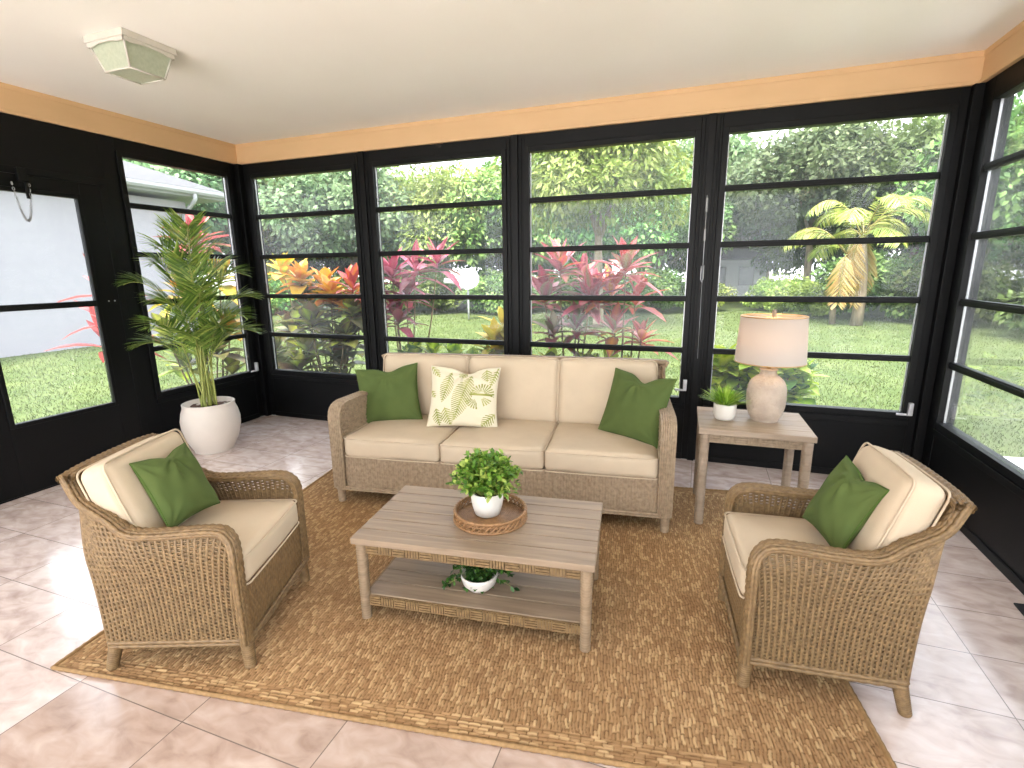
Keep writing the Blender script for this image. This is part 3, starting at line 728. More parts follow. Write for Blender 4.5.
def coffee_table():
    w, d, z = 1.052, .575, .415
    root = thing('coffee_table', 'weathered wood coffee table with slatted top and lower shelf on the rug', 'table', (3.592, -2.229, 0), .123)
    m = MB(); planks(m, w, d, 6, z-.03, z); m.build('tabletop', M['wood'], root, bevel=.0025)
    lx, ly = w/2-.034, d/2-.034
    for sx in (-1, 1):
        for sy in (-1, 1):
            m = MB(); wrapped_leg(m, (sx*lx, sy*ly, RUGZ), (sx*lx, sy*ly, z-.03), .022, .025, .012); m.build('leg', M['wood_leg'], root)
    m = MB()
    for sy in (-1, 1): fret_band(m, (-lx+.02, sy*(ly-.004), 0), (lx-.02, sy*(ly-.004), 0), z-.082, z-.03, (0, sy, 0))
    for sx in (-1, 1): fret_band(m, (sx*(lx-.004), -ly+.02, 0), (sx*(lx-.004), ly-.02, 0), z-.082, z-.03, (sx, 0, 0))
    m.build('apron', M['wicker'], root)
    m = MB(); planks(m, 2*lx-.01, 2*ly-.01, 5, .108, .128); m.build('shelf', M['wood'], root, bevel=.002)
    m = MB()
    for sy in (-1, 1): fret_band(m, (-lx+.02, sy*(ly-.004), 0), (lx-.02, sy*(ly-.004), 0), .078, .124, (0, sy, 0))
    for sx in (-1, 1): fret_band(m, (sx*(lx-.004), -ly+.02, 0), (sx*(lx-.004), ly-.02, 0), .078, .124, (sx, 0, 0))
    m.build('shelf_apron', M['wicker'], root)
coffee_table()
def side_table():
    w, d, z = .613, .515, .625
    root = thing('side_table', 'pale wood side table under the lamp at the back windows', 'table', (4.807, -.906, 0), .027)
    m = MB(); planks(m, w, d, 5, z-.034, z, .0025); m.build('tabletop', M['wood_pale'], root, bevel=.0025)
    lx, ly = w/2-.036, d/2-.036
    for sx in (-1, 1):
        for sy in (-1, 1):
            m = MB(); wrapped_leg(m, (sx*lx, sy*ly, .012 if sy < 0 else .001), (sx*lx, sy*ly, z-.034), .026, .029, .014); m.build('leg', M['wood_pale'], root)
    m = MB()
    for sy in (-1, 1): fret_band(m, (-lx+.02, sy*(ly-.004), 0), (lx-.02, sy*(ly-.004), 0), z-.09, z-.034, (0, sy, 0))
    for sx in (-1, 1): fret_band(m, (sx*(lx-.004), -ly+.02, 0), (sx*(lx-.004), ly-.02, 0), z-.09, z-.034, (sx, 0, 0))
    m.build('apron', M['wicker_pale'], root)
side_table()

# ------------------------------------------------------------------ rug
def rug():
    ang = math.radians(8.8); w, d = 3.06, 2.20
    p = .0125; Ls = .034; tb = np.random.default_rng(8).uniform(0, 1, 65536)
    nx, ny = 900, 480
    x = np.linspace(0, w, nx); y = np.linspace(0, d, ny); X, Y = np.meshgrid(x, y, indexing='ij')
    wobx = .0045*np.sin(Y*21+X*5)+.004*np.sin(Y*47+X*13)+.002*np.sin(Y*110+X*31); woby = .01*np.sin(X*9+Y*3)
    edge = np.minimum(np.minimum(X, w-X), np.minimum(Y, d-Y)); hor = np.minimum(Y, d-Y) <= np.minimum(X, w-X)
    bord = edge < .085
    A = np.where(bord & hor, Y, X)+wobx*.6; Bq = np.where(bord & hor, X, Y)+woby
    i = np.floor(A/p); fx = (A/p-i)*2-1
    ph = tb[(i*7919+17).astype(np.int64) % 65536]; Lr = Ls*(.75+.7*tb[(i*104729+5).astype(np.int64) % 65536])
    q = Bq/Lr+ph*3; j = np.floor(q); fy = (q-j)*2-1
    rnd = tb[(i*7919+j*104729+bord*31).astype(np.int64) % 65536]
    hgt = np.sqrt(np.clip(1-fx**2, 0, 1))*(.45+.55*np.sqrt(np.clip(1-fy**4, 0, 1)))*(.75+.35*rnd)
    Z = .001+.0105*hgt
    Z = np.where(edge < .012, .009, Z); Z = np.where(edge <= 1e-6, .001, Z)
    c0, c1, c2 = (np.array(lin(*c)[:3]) for c in ((142, 109, 75), (160, 127, 89), (186, 155, 113)))
    t = rnd[..., None]; C = np.where(t < .6, c0+(c1-c0)*t/.6, c1+(c2-c1)*(t-.6)/.4)
    slow = (.5+.5*np.sin(X*1.7+Y*2.3+np.sin(Y*3)))[..., None]; C = C*(.94+.1*slow)
    gap = np.clip((np.sqrt(np.clip(1-fx**2, 0, 1))*np.sqrt(np.clip(1-fy**6, 0, 1))-.25)/.4, 0, 1)[..., None]; C = C*gap+np.array(lin(104, 78, 48)[:3])*(1-gap)   # shade between the strands painted in as a darker brown
    C = np.where((edge < .012)[..., None], c1*.95, C)
    root = thing('jute_rug', 'chunky woven jute rug under the seating group', 'rug', (2.125, -3.215, 0), ang)
    m = MB(); m.add(np.stack([X, Y, Z], -1).reshape(-1, 3), grid_faces(nx, ny)[:, ::-1] if False else grid_faces(nx, ny), True, C.reshape(-1, 3)); o = m.build('woven_pile', M['rug'], root)
    m = MB(); K = 900; per = 2*(w+d); ts = np.arange(K)/K*per; pts = []
    for t_ in ts:
        if t_ < w: pts.append((t_, 0, .009))
        elif t_ < w+d: pts.append((w, t_-w, .009))
        elif t_ < 2*w+d: pts.append((2*w+d-t_, d, .009))
        else: pts.append((0, per-t_, .009))
    k = np.arange(K); m.tube(pts, .0088*(1+.12*np.sin(k*2.2)), 8, True, col=None); m.build('bound_edge', noise_mat('jute_binding', lin(128, 99, 62), lin(150, 118, 78), 60, .85), root)
rug()

# ------------------------------------------------------------------ foliage tools
def leaves(mb, P, D, N, L, Wd, col, droop=.25, fold=.25, big=True, col2=None):
    """P base points, D directions, N up normals (n,3); L lengths, Wd half widths (n,)"""
    n = len(P); D = D/(np.linalg.norm(D, axis=1, keepdims=True)+1e-9); N = N-D*np.sum(N*D, 1, keepdims=True); N = N/(np.linalg.norm(N, axis=1, keepdims=True)+1e-9); S_ = np.cross(D, N)
    L = np.broadcast_to(L, (n,)); Wd = np.broadcast_to(Wd, (n,)); droop = np.broadcast_to(droop, (n,))
    def at(t, sgn, wf): 
        return P+D*(L*t)[:, None]-N*(L*droop*t*t)[:, None]+S_*(sgn*Wd*wf)[:, None]+N*(abs(sgn)*Wd*wf*fold)[:, None]
    if big:
        rows = [(.0, .12), (.25, .75), (.5, 1.), (.78, .68), (1., .02)]
        V = np.stack([at(t, sg, wf) for t, wf in rows for sg in (-1, 0, 1)], 1); F = grid_faces(5, 3)
        if col is not None:
            c = np.repeat(col[:, None], 15, 1).copy()
            if col2 is not None:
                for k in (1, 4, 7, 10, 13): c[:, k] = col2
    else:
        V = np.stack([at(0, 0, 0), at(.45, -1, 1), at(.45, 1, 1), at(1., 0, 0)], 1); F = np.array([(0, 2, 3, 1)])
        c = np.repeat(col[:, None], 4, 1)
    k = V.shape[1]; FF = (F[None]+(np.arange(n)*k)[:, None, None]).reshape(-1, F.shape[1])
    mb.add(V.reshape(-1, 3), FF, True, c.reshape(-1, 3))
def runit(n, g=rng): v = g.normal(size=(n, 3)); return v/np.linalg.norm(v, axis=1, keepdims=True)
def pick(pal, n, g=rng, jit=.12):
    pal = np.array([lin(*c)[:3] for c in pal]); c = pal[g.integers(0, len(pal), n)]; return np.clip(c*(1+g.uniform(-jit, jit, (n, 1))), 0, 1)

# ------------------------------------------------------------------ areca palm in its pot
def areca():
    X0, Y0 = .438, -1.045
    pot = thing('potted_palm', 'tall areca palm in a round cream pot in the corner beside the door', 'potted plant', (X0, Y0, 0))
    prof = [(0, 0), (.145, 0), (.155, .012), (.16, .02), (.205, .11), (.232, .22), (.235, .29), (.222, .36), (.207, .40), (.205, .425), (.208, .437), (.20, .441), (.192, .436), (.19, .40), (0, .395)]
    m = MB(); m.lathe(smooth_path(prof[:3], 6).tolist()[:-1]+prof[2:], seg=64); m.build('pot', M['pot'], pot)
    m = MB(); g = np.random.default_rng(3); r = np.linspace(0, .19, 8); th = np.arange(32)*2*PI/32; Rr, Th = np.meshgrid(r, th, indexing='ij')
    m.add(np.stack([Rr*np.cos(Th), Rr*np.sin(Th), .398+.006*np.sin(Th*7+Rr*60)+.012*(1-Rr/.19)], -1).reshape(-1, 3), grid_faces(8, 32, False, True)); m.build('soil', M['soil'], pot)
    g = np.random.default_rng(21)
    scr = np.array([.62, .78, 0]); dep = np.array([.78, -.62, 0])        # across the view and toward the room
    # crown tips: (across, toward room, tip height)
    tips = [tuple(np.multiply(q_, (.76, .8, .945))) for q_ in [(-.46, .10, 1.40), (-.72, .05, 1.55), (-.70, -.0, 1.02), (-.30, .2, 1.85), (-.15, .05, 2.0), (.05, .25, 2.02), (.12, -.1, 1.95), (.30, .1, 1.82),
            (.50, .2, 1.62), (.62, .0, 1.40), (.45, .4, 1.25), (-.25, .45, 1.35), (.1, .55, 1.5), (-.5, .4, 1.2), (.25, .3, 1.15), (-.1, .5, 1.1), (.35, -.2, 1.7), (-.4, -.15, 1.72), (.55, .25, 1.1), (0., .3, 1.7)]]
    for k, (a, b, zt) in enumerate(tips):
        a = a*.84 if a < 0 else a*1.04
        base = np.array([g.normal(0, .035), g.normal(0, .035), .40]); reach = scr*a+dep*b
        tip = np.array([reach[0], reach[1], zt]); hor = math.hypot(*reach[:2])
        mid = base+(tip-base)*np.array([.30, .30, 0])+np.array([0, 0, max(.55, (zt-.4)*.82)]) 
        t = np.linspace(0, 1, 40)[:, None]; c1 = np.array([base[0]+reach[0]*.10, base[1]+reach[1]*.10, .4+(zt-.4)*.62+.05]); c2 = np.array([reach[0]*.52, reach[1]*.52, zt+.05+.30*hor*.6])
        Pth = (1-t)**3*base+3*(1-t)**2*t*c1+3*(1-t)*t*t*c2+t**3*tip
        lim = np.array([-X0+.03, -99, 0]); 
        Pth[:, 0] = np.maximum(Pth[:, 0], -X0+.06); Pth[:, 1] = np.minimum(Pth[:, 1], -Y0-.06)
        root = MB(); root.tube(Pth, np.linspace(.008, .0018, 40), 6); st = root.build('stem', M['stem_green'], pot)
        Tn = np.gradient(Pth, axis=0); Tn /= np.linalg.norm(Tn, axis=1, keepdims=True)
        ns = 38; ss = np.linspace(.38, .995, ns); idx = ss*39
        mb = MB()
        for sg in (-1, 1):
            p = np.stack([np.interp(idx, np.arange(40), Pth[:, i]) for i in range(3)], -1); tg = np.stack([np.interp(idx, np.arange(40), Tn[:, i]) for i in range(3)], -1)
            up = np.array([0, 0, 1.])-tg*tg[:, 2:3]; up /= np.linalg.norm(up, axis=1, keepdims=True)+1e-6
            sd = np.cross(tg, up)*sg; q = (ss-.38)/.62
            d = tg*(.55+.5*q)[:, None]+sd*(1.0-.35*q)[:, None]+up*(.38)+g.normal(0, .07, (ns, 3))
            Ln = (.185*np.sin(np.clip(q*.92+.10, 0, 1)*PI)**.6+.05)*g.uniform(.88, 1.1, ns)
            col = pick([(98, 128, 50), (120, 148, 62), (80, 110, 42), (156, 174, 84)], ns, g)
            leaves(mb, p, d, up, Ln, Ln*.016+.0030, col, .28, .4, True)
        for i in range(len(mb.v)):
            mb.v[i][:, 0] = np.maximum(mb.v[i][:, 0], -X0+.028); mb.v[i][:, 1] = np.minimum(mb.v[i][:, 1], -Y0-.03)
        mb.build('frond', M['leaf_in'], pot)
areca()

# ------------------------------------------------------------------ small plants on the tables
def bushy(name, label, loc, potprof, potmat, dome, nstem, pal, leafL, zsoil, seed, rim, trailing=False):
    root = thing(name, label, 'potted plant', loc); g = np.random.default_rng(seed)
    m = MB(); m.lathe(potprof, seg=48); m.build('pot', potmat, root)
    m = MB(); m.lathe([(0, zsoil+.004), (rim*.9, zsoil)], seg=32); m.build('soil', M['soil'], root)
    mb = MB(); ms = MB()
    for k in range(nstem):
        a = g.uniform(0, 2*PI); q = g.uniform(0, 1)**.7; R = dome[0]*q; ht = dome[1]*math.sqrt(max(.05, 1-(q*.93)**2))*g.uniform(.75, 1.12)
        b = np.array([math.cos(a)*rim*.5*q, math.sin(a)*rim*.5*q, zsoil]); tip = np.array([math.cos(a)*R, math.sin(a)*R, zsoil+ht])
        if trailing and math.cos(a)*.39-math.sin(a)*.92 > .3: R *= .42; tip[:2] = math.cos(a)*R, math.sin(a)*R
        if trailing: tip[2] = zsoil+dome[1]*(1-q*q)*g.uniform(.7, 1)-q**3*.05
        c = np.array([b[0]+(tip[0]-b[0])*.35, b[1]+(tip[1]-b[1])*.35, zsoil+(tip[2]-zsoil)*.75+(.04*q if trailing else 0)])
        t = np.linspace(0, 1, 12)[:, None]; P = (1-t)**2*b+2*t*(1-t)*c+t*t*tip; ms.tube(P, np.linspace(.0016, .0008, 12), 4)
        n = 13; ss = g.uniform(.3, 1, n); ss[-2:] = 1; p = np.stack([np.interp(ss*11, np.arange(12), P[:, i]) for i in range(3)], -1)
        tg = np.gradient(P, axis=0)[np.minimum((ss*11).astype(int), 11)]; tg /= np.linalg.norm(tg, axis=1, keepdims=True)+1e-9
        d = tg*.6+runit(n, g)*.8+np.array([0, 0, .25]); L = leafL*g.uniform(.6, 1.15, n)
        leaves(mb, p, d, np.array([0, 0, 1.])+runit(n, g)*.5, L, L*.3, pick(pal, n, g), .25, .25)
    ms.build('stem', M['stem_green'], root); mb.build('foliage', M['leaf_in'], root); return root
TZ = .415
tray_xy = (3.612, -2.207)
GP = [(92, 134, 44), (116, 156, 56), (72, 114, 38), (150, 178, 78), (104, 146, 56), (170, 188, 92)]
bushy('potted_plant', 'bushy green plant in a white pot standing in the round tray on the coffee table', (3.594, -2.198, TZ+.0142),
      [(0, 0), (.050, 0), (.058, .006), (.070, .045), (.075, .08), (.074, .112), (.071, .115), (.067, .110), (.066, .095), (0, .095)], M['pot_white'], (.165, .185), 210, GP, .030, .095, 5, .066)
bushy('potted_plant', 'dark trailing fern in a white bowl on the lower shelf of the coffee table', (3.605, -2.335, .1285),
      [(0, 0), (.035, 0), (.048, .004), (.074, .032), (.084, .068), (.083, .078), (.079, .078), (.076, .066), (0, .06)], M['pot_white'], (.16, .12), 90, [(52, 86, 34), (70, 106, 42), (40, 70, 32)], .026, .064, 8, .075, True)
def grassy():
    root = thing('potted_grass', 'small white pot of spiky green grass beside the lamp', 'potted plant', (4.653, -.925, .6255)); g = np.random.default_rng(9)
    m = MB(); m.lathe([(0, 0), (.046, 0), (.054, .006), (.063, .03), (.066, .07), (.066, .1), (.063, .102), (.059, .098), (.058, .085), (0, .085)], seg=40); m.build('pot', M['pot_white'], root)
    mb = MB(); n = 260; a = g.uniform(0, 2*PI, n); q = g.uniform(.05, 1, n)
    b = np.stack([np.cos(a)*.045*q, np.sin(a)*.045*q, np.full(n, .084)], -1); d = np.stack([np.cos(a)*q*.95, np.sin(a)*q*.95, np.full(n, .85)], -1)+g.normal(0, .12, (n, 3))
    leaves(mb, b, d, np.array([[0, 0, 1.]])+0*b, g.uniform(.09, .15, n), .0042, pick([(128, 172, 52), (156, 192, 72), (104, 148, 44), (176, 206, 98)], n, g), .35, .3); mb.build('grass_blade', M['leaf_in'], root)
grassy()

def tray():
    root = thing('rattan_tray', 'round woven rattan tray on the coffee table', 'tray', (tray_xy[0], tray_xy[1], TZ+.0005))
    m = MB(); g = []
    R = .163
    # coiled base
    k = np.arange(1400); th = k*2*PI/70; r = R*.97*k/1400; m.tube(np.stack([r*np.cos(th), r*np.sin(th), np.full(1400, .0068)], -1), .0062, 6); m.build('coiled_base', M['basket'], root)
    # woven wall: crossing canes around the rim
    m = MB(); K = 36
    for sg in (-1, 1):
        for i in range(K):
            t = np.linspace(0, 1, 9); a = (i+sg*t*1.6)*2*PI/K; rr = R+.004*np.sin(t*PI)*sg
            m.tube(np.stack([rr*np.cos(a), rr*np.sin(a), .006+.040*t], -1), .0042, 5)
    m.build('lattice_wall', M['basket'], root)
    m = MB(); K = 240; th = np.arange(K)*2*PI/K
    for z, rr, r0 in ((.047, R+.001, .0075), (.006, R+.003, .007), (.03, R, .003)):
        m.tube(np.stack([rr*np.cos(th), rr*np.sin(th), np.full(K, z)], -1), r0*(1+.13*np.sin(np.arange(K)*2*PI/5)), 7, True)
    m.build('rim', M['basket'], root)
tray()

# ------------------------------------------------------------------ lamp
def lamp():
    root = thing('table_lamp', 'lit table lamp with cream drum shade and textured stoneware base on the side table', 'lamp', (4.882, -.865, .6255))
    prof = [(0, 0), (.070, 0), (.076, .004), (.077, .012), (.084, .022), (.098, .05), (.109, .10), (.111, .15), (.108, .20), (.096, .238), (.074, .264), (.055, .278), (.047, .290), (.046, .305), (.050, .312), (.049, .318), (.03, .320), (0, .320)]
    m = MB(); m.lathe(smooth_path(prof, 90), seg=64); b = m.build('lamp_base', M['stoneware'], root)
    m = MB(); m.lathe([(0, .318), (.014, .318), (.014, .345), (.017, .347), (.017, .39), (.006, .392), (.006, .62), (0, .62)], seg=20); m.build('stem', M['shade_metal'], root)
    m = MB(); r0, r1, z0, z1 = .195, .179, .362, .632
    m.lathe([(r0, z0), (r1, z1), (r1-.003, z1), (r0-.003, z0), (r0, z0)], seg=72); m.build('lamp_shade', M['shade'], root)
    for r, z in ((r0-.001, z0), (r1-.001, z1)):
        m = MB(); th = np.arange(72)*2*PI/72; m.tube(np.stack([r*np.cos(th), r*np.sin(th), np.full(72, z)], -1), .0035, 6, True)
        if z == z1:
            for k in range(3):
                a = k*2*PI/3+.4; m.tube([(0, 0, z1-.006), (r1*math.cos(a), r1*math.sin(a), z1-.002)], .002, 5)
        m.build('shade_ring', M['shade_metal'], root)
    m = MB(); m.lathe([(0, .618), (.006, .618), (.012, .630), (.013, .662), (.009, .670), (0, .672)], seg=16); o = m.build('finial', M['wood_pale'], root)
    m = MB(); m.lathe([(0, .39), (.014, .392), (.02, .42), (.03, .455), (.026, .48), (.012, .495), (0, .498)], seg=20); m.build('bulb', M['bulb'], root)
    l = bpy.data.lights.new('lamp_light', 'POINT'); l.energy = 1.5; l.color = (1, .72, .42); l.shadow_soft_size = .035
    lo = bpy.data.objects.new('lamp_light', l); COL.objects.link(lo); lo.location = (4.882, -.865, .6255+.53)
lamp()

# ------------------------------------------------------------------ ceiling light
def ceiling_light():
    cx, cy, a = 1.40, -1.955, .152
    root = thing('ceiling_light', 'square cream lantern style ceiling light with pebbled glass panes', 'ceiling light', (cx, cy, H))
    m = MB(); m.box((-a, -a, -.034), (a, a, 0)); m.build('base_plate', M['fix'], root, bevel=.003)
    m = MB()                                              # scalloped skirt below the plate
    for k in range(4):
        ang = k*PI/2; c, s_ = round(math.cos(ang)), round(math.sin(ang)); K = 41; t = np.linspace(-1, 1, K)
        drop = .014+.016*np.clip(np.abs(t)-.15, 0, 1)**1.2*(1+.35*np.cos(t*PI*3)); x = t*(a-.012)
        for yy in (-(a-.006), ):
            top = np.stack([x*c-yy*s_, x*s_+yy*c, np.full(K, -.033)], -1); bot = np.stack([x*c-yy*s_, x*s_+yy*c, -.033-drop], -1)
            y2 = yy+.004; top2 = np.stack([x*c-y2*s_, x*s_+y2*c, np.full(K, -.033)], -1); bot2 = np.stack([x*c-y2*s_, x*s_+y2*c, -.033-drop], -1)
            V = np.stack([top, bot, bot2, top2], 1).reshape(-1, 3); m.add(V, grid_faces(K, 4, False, True), False)
    m.build('scalloped_skirt', M['fix'], root, recalc=True)
    b, zb, at, zt = .098, -.165, .136, -.034
    m = MB(); C4 = [(-1, -1), (1, -1), (1, 1), (-1, 1)]
    for i, (x, y) in enumerate(C4):
        m.tube([(x*at, y*at, zt), (x*b, y*b, zb)], .0055, 6); x2, y2 = C4[(i+1) % 4]; m.tube([(x*b, y*b, zb), (x2*b, y2*b, zb)], .0055, 6)
    m.build('frame', M['fix'], root)
    for i, (x, y) in enumerate(C4):
        x2, y2 = C4[(i+1) % 4]; k = .965
        V = np.array([(x*at, y*at, zt), (x2*at, y2*at, zt), (x2*b, y2*b, zb), (x*b, y*b, zb)]); V2 = V*np.array([k, k, 1])
        m = MB(); m.add(np.concatenate([V*np.array([.99, .99, 1]), V2]), np.array([(0, 1, 2, 3), (7, 6, 5, 4), (0, 4, 5, 1), (1, 5, 6, 2), (2, 6, 7, 3), (3, 7, 4, 0)]), False); m.build('glass_pane', M['frosted'], root, recalc=True)
    m = MB(); m.box((-b, -b, zb), (b, b, zb+.003)); m.build('glass_pane', M['frosted'], root)
ceiling_light()

# floor mat by the side windows
m = MB(); m.prism([(5.919, -1.473), (5.985, -1.466), (5.97, -1.75), (5.905, -1.74)], 2, .0008, .009); tag(m.build('door_mat', M['mat'], bevel=.003, recalc=True), 'small black rubber mat on the tiles at the foot of the side window wall', 'mat')

#@@OUTSIDE@@
# ------------------------------------------------------------------ outside: ground
m = MB(); m.box((-60, -30, GR-.3), (70, 70, GR)); struct(m.build('lawn', M['lawn']))
m = MB(); m.box((-T-.25, YB, GR-.01), (W+T+.25, T+.25, -.1)); struct(m.build('foundation_slab', M['concrete']))
m = MB(); m.box((-1.5, -15, GR-.01), (W+1.5, YB-.02, -.06)); struct(m.build('added_bounce_slab', M['concrete']))  # unseen pale slab added to bounce sunlight up to the ceiling
m = MB(); m.box((6.93, -2.4, GR-.02), (8.6, 1.18, GR+.03)); struct(m.build('garden_path', M['concrete'], bevel=.01))

def grass():
    g = np.random.default_rng(2); N_ = 330000
    r = 1.2+g.uniform(0, 1, N_)**1.5*17; a = g.uniform(-.62*PI, 1.02*PI, N_)*1.0
    x = 3+r*np.cos(a)*1.25; y = -1.2+r*np.sin(a)*1.05
    ok = ~((x > -.4) & (x < W+.4) & (y < .4)) & ~((x > 6.9) & (x < 8.65) & (y > -2.5) & (y < 1.2)) & (x > -9.2)
    x, y, r = x[ok], y[ok], r[ok]; n_ = len(x); L = g.uniform(.022, .05, n_)*(1+r*.02); wd = .003*(1+r*.10)
    D = np.stack([g.normal(0, .5, n_), g.normal(0, .5, n_), np.ones(n_)], -1); P = np.stack([x, y, np.full(n_, GR-.003)], -1)
    mb = MB(); c = pick([(120, 142, 58), (131, 152, 66), (146, 162, 78), (112, 136, 52), (154, 168, 86)], n_, g)
    leaves(mb, P, D, np.stack([g.normal(0, 1, n_), g.normal(0, 1, n_), np.full(n_, .3)], -1), L, wd, c, .35, 0, False)
    o = mb.build('lawn_grass', M['leaf_bright']); tag(o, 'short bright green grass of the lawn outside the windows', 'grass', kind='stuff')
grass()

# ------------------------------------------------------------------ neighbour's house and dish
def neighbour():
    root = thing('neighbour_house', 'white stucco house with grey hip roof and white gutter beyond the door', 'house', (-9.3, 0, GR))
    y0, y1, x1 = -14., 6.80, -18.
    m = MB(); m.box((x1+9.3, y0, 0), (0, y1, 3.66)); m.build('wall', M['stucco'], root)
    ze = 3.98; ov = .55
    m = MB(); m.box((x1+9.3-ov, y0-ov, ze-.22), (ov-.08, y1+ov+.4, ze-.17)); m.build('soffit', M['white_paint'], root)
    ex0, ex1, ey0, ey1 = x1+9.3-ov, ov, y0-ov, y1+ov+.45; cx = (ex0+ex1)/2; rise = 2.1; hip = (ex1-ex0)/2
    V = [(ex0, ey0, ze), (ex1, ey0, ze), (ex1, ey1, ze), (ex0, ey1, ze), (cx, ey0+hip, ze+rise), (cx, ey1-hip, ze+rise)]
    m = MB(); m.add(V, [np.array([(1, 2, 5, 4), (3, 0, 4, 5)]), np.array([(0, 1, 4), (2, 3, 5)]), np.array([(0, 3, 2, 1)])], False); m.build('roof', M['shingle'], root)
    m = MB(); m.box((ex1-.10, ey0, ze-.20), (ex1-.06, ey1, ze)); m.box((ex0, ey1-.06, ze-.2), (ex1-.06, ey1-.02, ze)); m.build('fascia_board', M['white_paint'], root)
    m = MB(); gp = [(ex1-.06, ze-.16), (ex1+.04, ze-.16), (ex1+.08, ze-.10), (ex1+.08, ze-.02), (ex1+.065, ze-.02), (ex1+.06, ze-.09), (ex1+.03, ze-.14), (ex1-.05, ze-.14), (ex1-.05, ze-.02), (ex1-.06, ze-.02)]
    m.prism(gp, 1, ey0, ey1-.03); m.build('gutter', M['white_paint'], root, recalc=True)
    m = MB(); m.tube(smooth_path([(ex1+.0, y1-.12, ze-.15), (ex1-.02, y1-.12, ze-.32), (.22, y1-.12, ze-.55), (.07, y1-.12, ze-.75), (.06, y1-.12, ze-1.2), (.06, y1-.12, .1)], 40), .055, 10); m.build('downspout', M['white_paint'], root)
neighbour()

def dish():
    root = thing('satellite_dish', 'white satellite dish on a thin pole standing on the lawn', 'satellite dish', (-3.156, 12.22, GR))
    m = MB(); m.tube([(0, 0, 0), (0, 0, 1.30)], .035, 10); m.build('pole', M['dish'], root)
    c = np.array([0, -.06, 1.375]); nrm = np.array([.28, -.86, .32]); nrm /= np.linalg.norm(nrm); u = np.cross(nrm, [0, 0, 1]); u /= np.linalg.norm(u); v = np.cross(u, nrm)
    m = MB(); rows = []
    for back in (0, .012):
        for r in np.linspace(0, 1, 9):
            th = np.arange(40)*2*PI/40; rows.append(c+np.outer(np.cos(th), u)*.43*r+np.outer(np.sin(th), v)*.37*r+nrm*(.10*r*r-back))
    R_ = np.concatenate([rows[i] for i in list(range(9))+list(range(17, 8, -1))]); m.add(R_, grid_faces(18, 40, False, True)); m.build('reflector', M['dish'], root)
    m = MB(); e = c+u*.06-v*.36+nrm*.1; f = c+nrm*.55-v*.30+u*.35; m.tube([e, f], .022, 6); m.build('feed_arm', M['grey_metal'], root)
    m = MB(); m.tube([f-nrm*.02, f+u*.14+v*.06, f+u*.34+v*.10], [.045, .075, .09], 10); m.build('feed_horn', M['dish'], root)
dish()

# ------------------------------------------------------------------ leafy garden plants close to the windows
def rosette(mb, c, n, L, wid, pal, pal2, g, up=.5, droop=.5):
    n = int(n*1.25); L *= 1.3; wid *= 1.3
    a = np.arange(n)*2.4+g.uniform(0, 6); q = np.linspace(.1, 1, n); el = (1-q)*1.25+q*(-.05)+up*.25
    D = np.stack([np.cos(a)*np.cos(el), np.sin(a)*np.cos(el), np.sin(el)], -1)+g.normal(0, .1, (n, 3))
    P = np.array(c)-np.array([0, 0, 1])*(q*L*.35)[:, None]; Ln = L*g.uniform(.7, 1.1, n)*(.7+.3*q)
    c1 = pick(pal, n, g); c2 = pick(pal2, n, g)
    leaves(mb, P, D, np.array([[0, 0, 1.]])+0*P, Ln, Ln*wid, c1, droop*q, .3, True, c2)
def shrub(name, label, base, ros, cat='shrub', seed=0, group=None):
    """ros: (x,y,z,n,L,wid,palette,palette2) in world coordinates"""
    root = thing(name, label, cat, (base[0], base[1], GR), 0, group); g = np.random.default_rng(seed); ms = MB()
    bw = np.array([base[0], base[1], GR]); cl = {}
    mb = MB()
    for (x, y, z, n_, L, wid, pal, pal2) in ros:
        c = np.array([x, y, z])-bw; b0 = np.array([g.normal(0, .05), g.normal(0, .04), -.01])
        t = np.linspace(0, 1, 10)[:, None]; k = np.array([c[0]*.75, c[1]*.8, c[2]*.4]); P = (1-t)**2*b0+2*t*(1-t)*k+t*t*c
        ms.tube(P, np.linspace(.014, .007, 10), 6); rosette(mb, c, n_, L, wid, pal, pal2, g)
    ms.build('stem', M['stem_brown'], root); mb.build('foliage', M['leaf'], root); return root
YEL = [(238, 178, 28), (244, 198, 50), (232, 140, 30), (236, 160, 60)]; ORG = [(226, 110, 44), (214, 96, 70), (236, 150, 60)]
BRZ = [(128, 132, 78), (146, 134, 92), (112, 116, 68), (160, 150, 100), (136, 104, 82)]; PNK = [(222, 84, 98), (208, 68, 86), (230, 124, 130), (184, 78, 84)]
DRD = [(176, 64, 78), (198, 78, 92), (150, 72, 72), (206, 140, 130), (150, 140, 90)]; LIM = [(226, 238, 78), (206, 228, 72), (236, 240, 108), (184, 216, 70)]; GRN = [(92, 132, 52), (116, 152, 66), (76, 116, 46)]
g0 = np.random.default_rng(4)
R1 = [(.19, 1., 1.30, 22, .30, .2, YEL, YEL), (-.25, 1., 1.50, 20, .28, .2, YEL, YEL), (-.62, 1.1, 1.60, 18, .28, .2, YEL, LIM), (.42, 1.15, 1.12, 14, .26, .2, ORG+BRZ, YEL), (-.05, 1.2, 1.42, 16, .28, .2, YEL+ORG, YEL), (.52, 1., 1.40, 12, .3, .16, PNK, ORG)]
R1 += [(-.65+1.25*i/14+g0.normal(0, .05), 1.+g0.normal(0, .18), (.42, .62, .8, 1., 1.15)[i % 5]+g0.uniform(-.05, .05), 15, .27, .26, BRZ, BRZ+LIM) for i in range(15)]
shrub('croton_shrub', 'croton shrub with yellow and orange leaf tops outside the first back window by the palm', (-.05, 1.1), R1, seed=1)
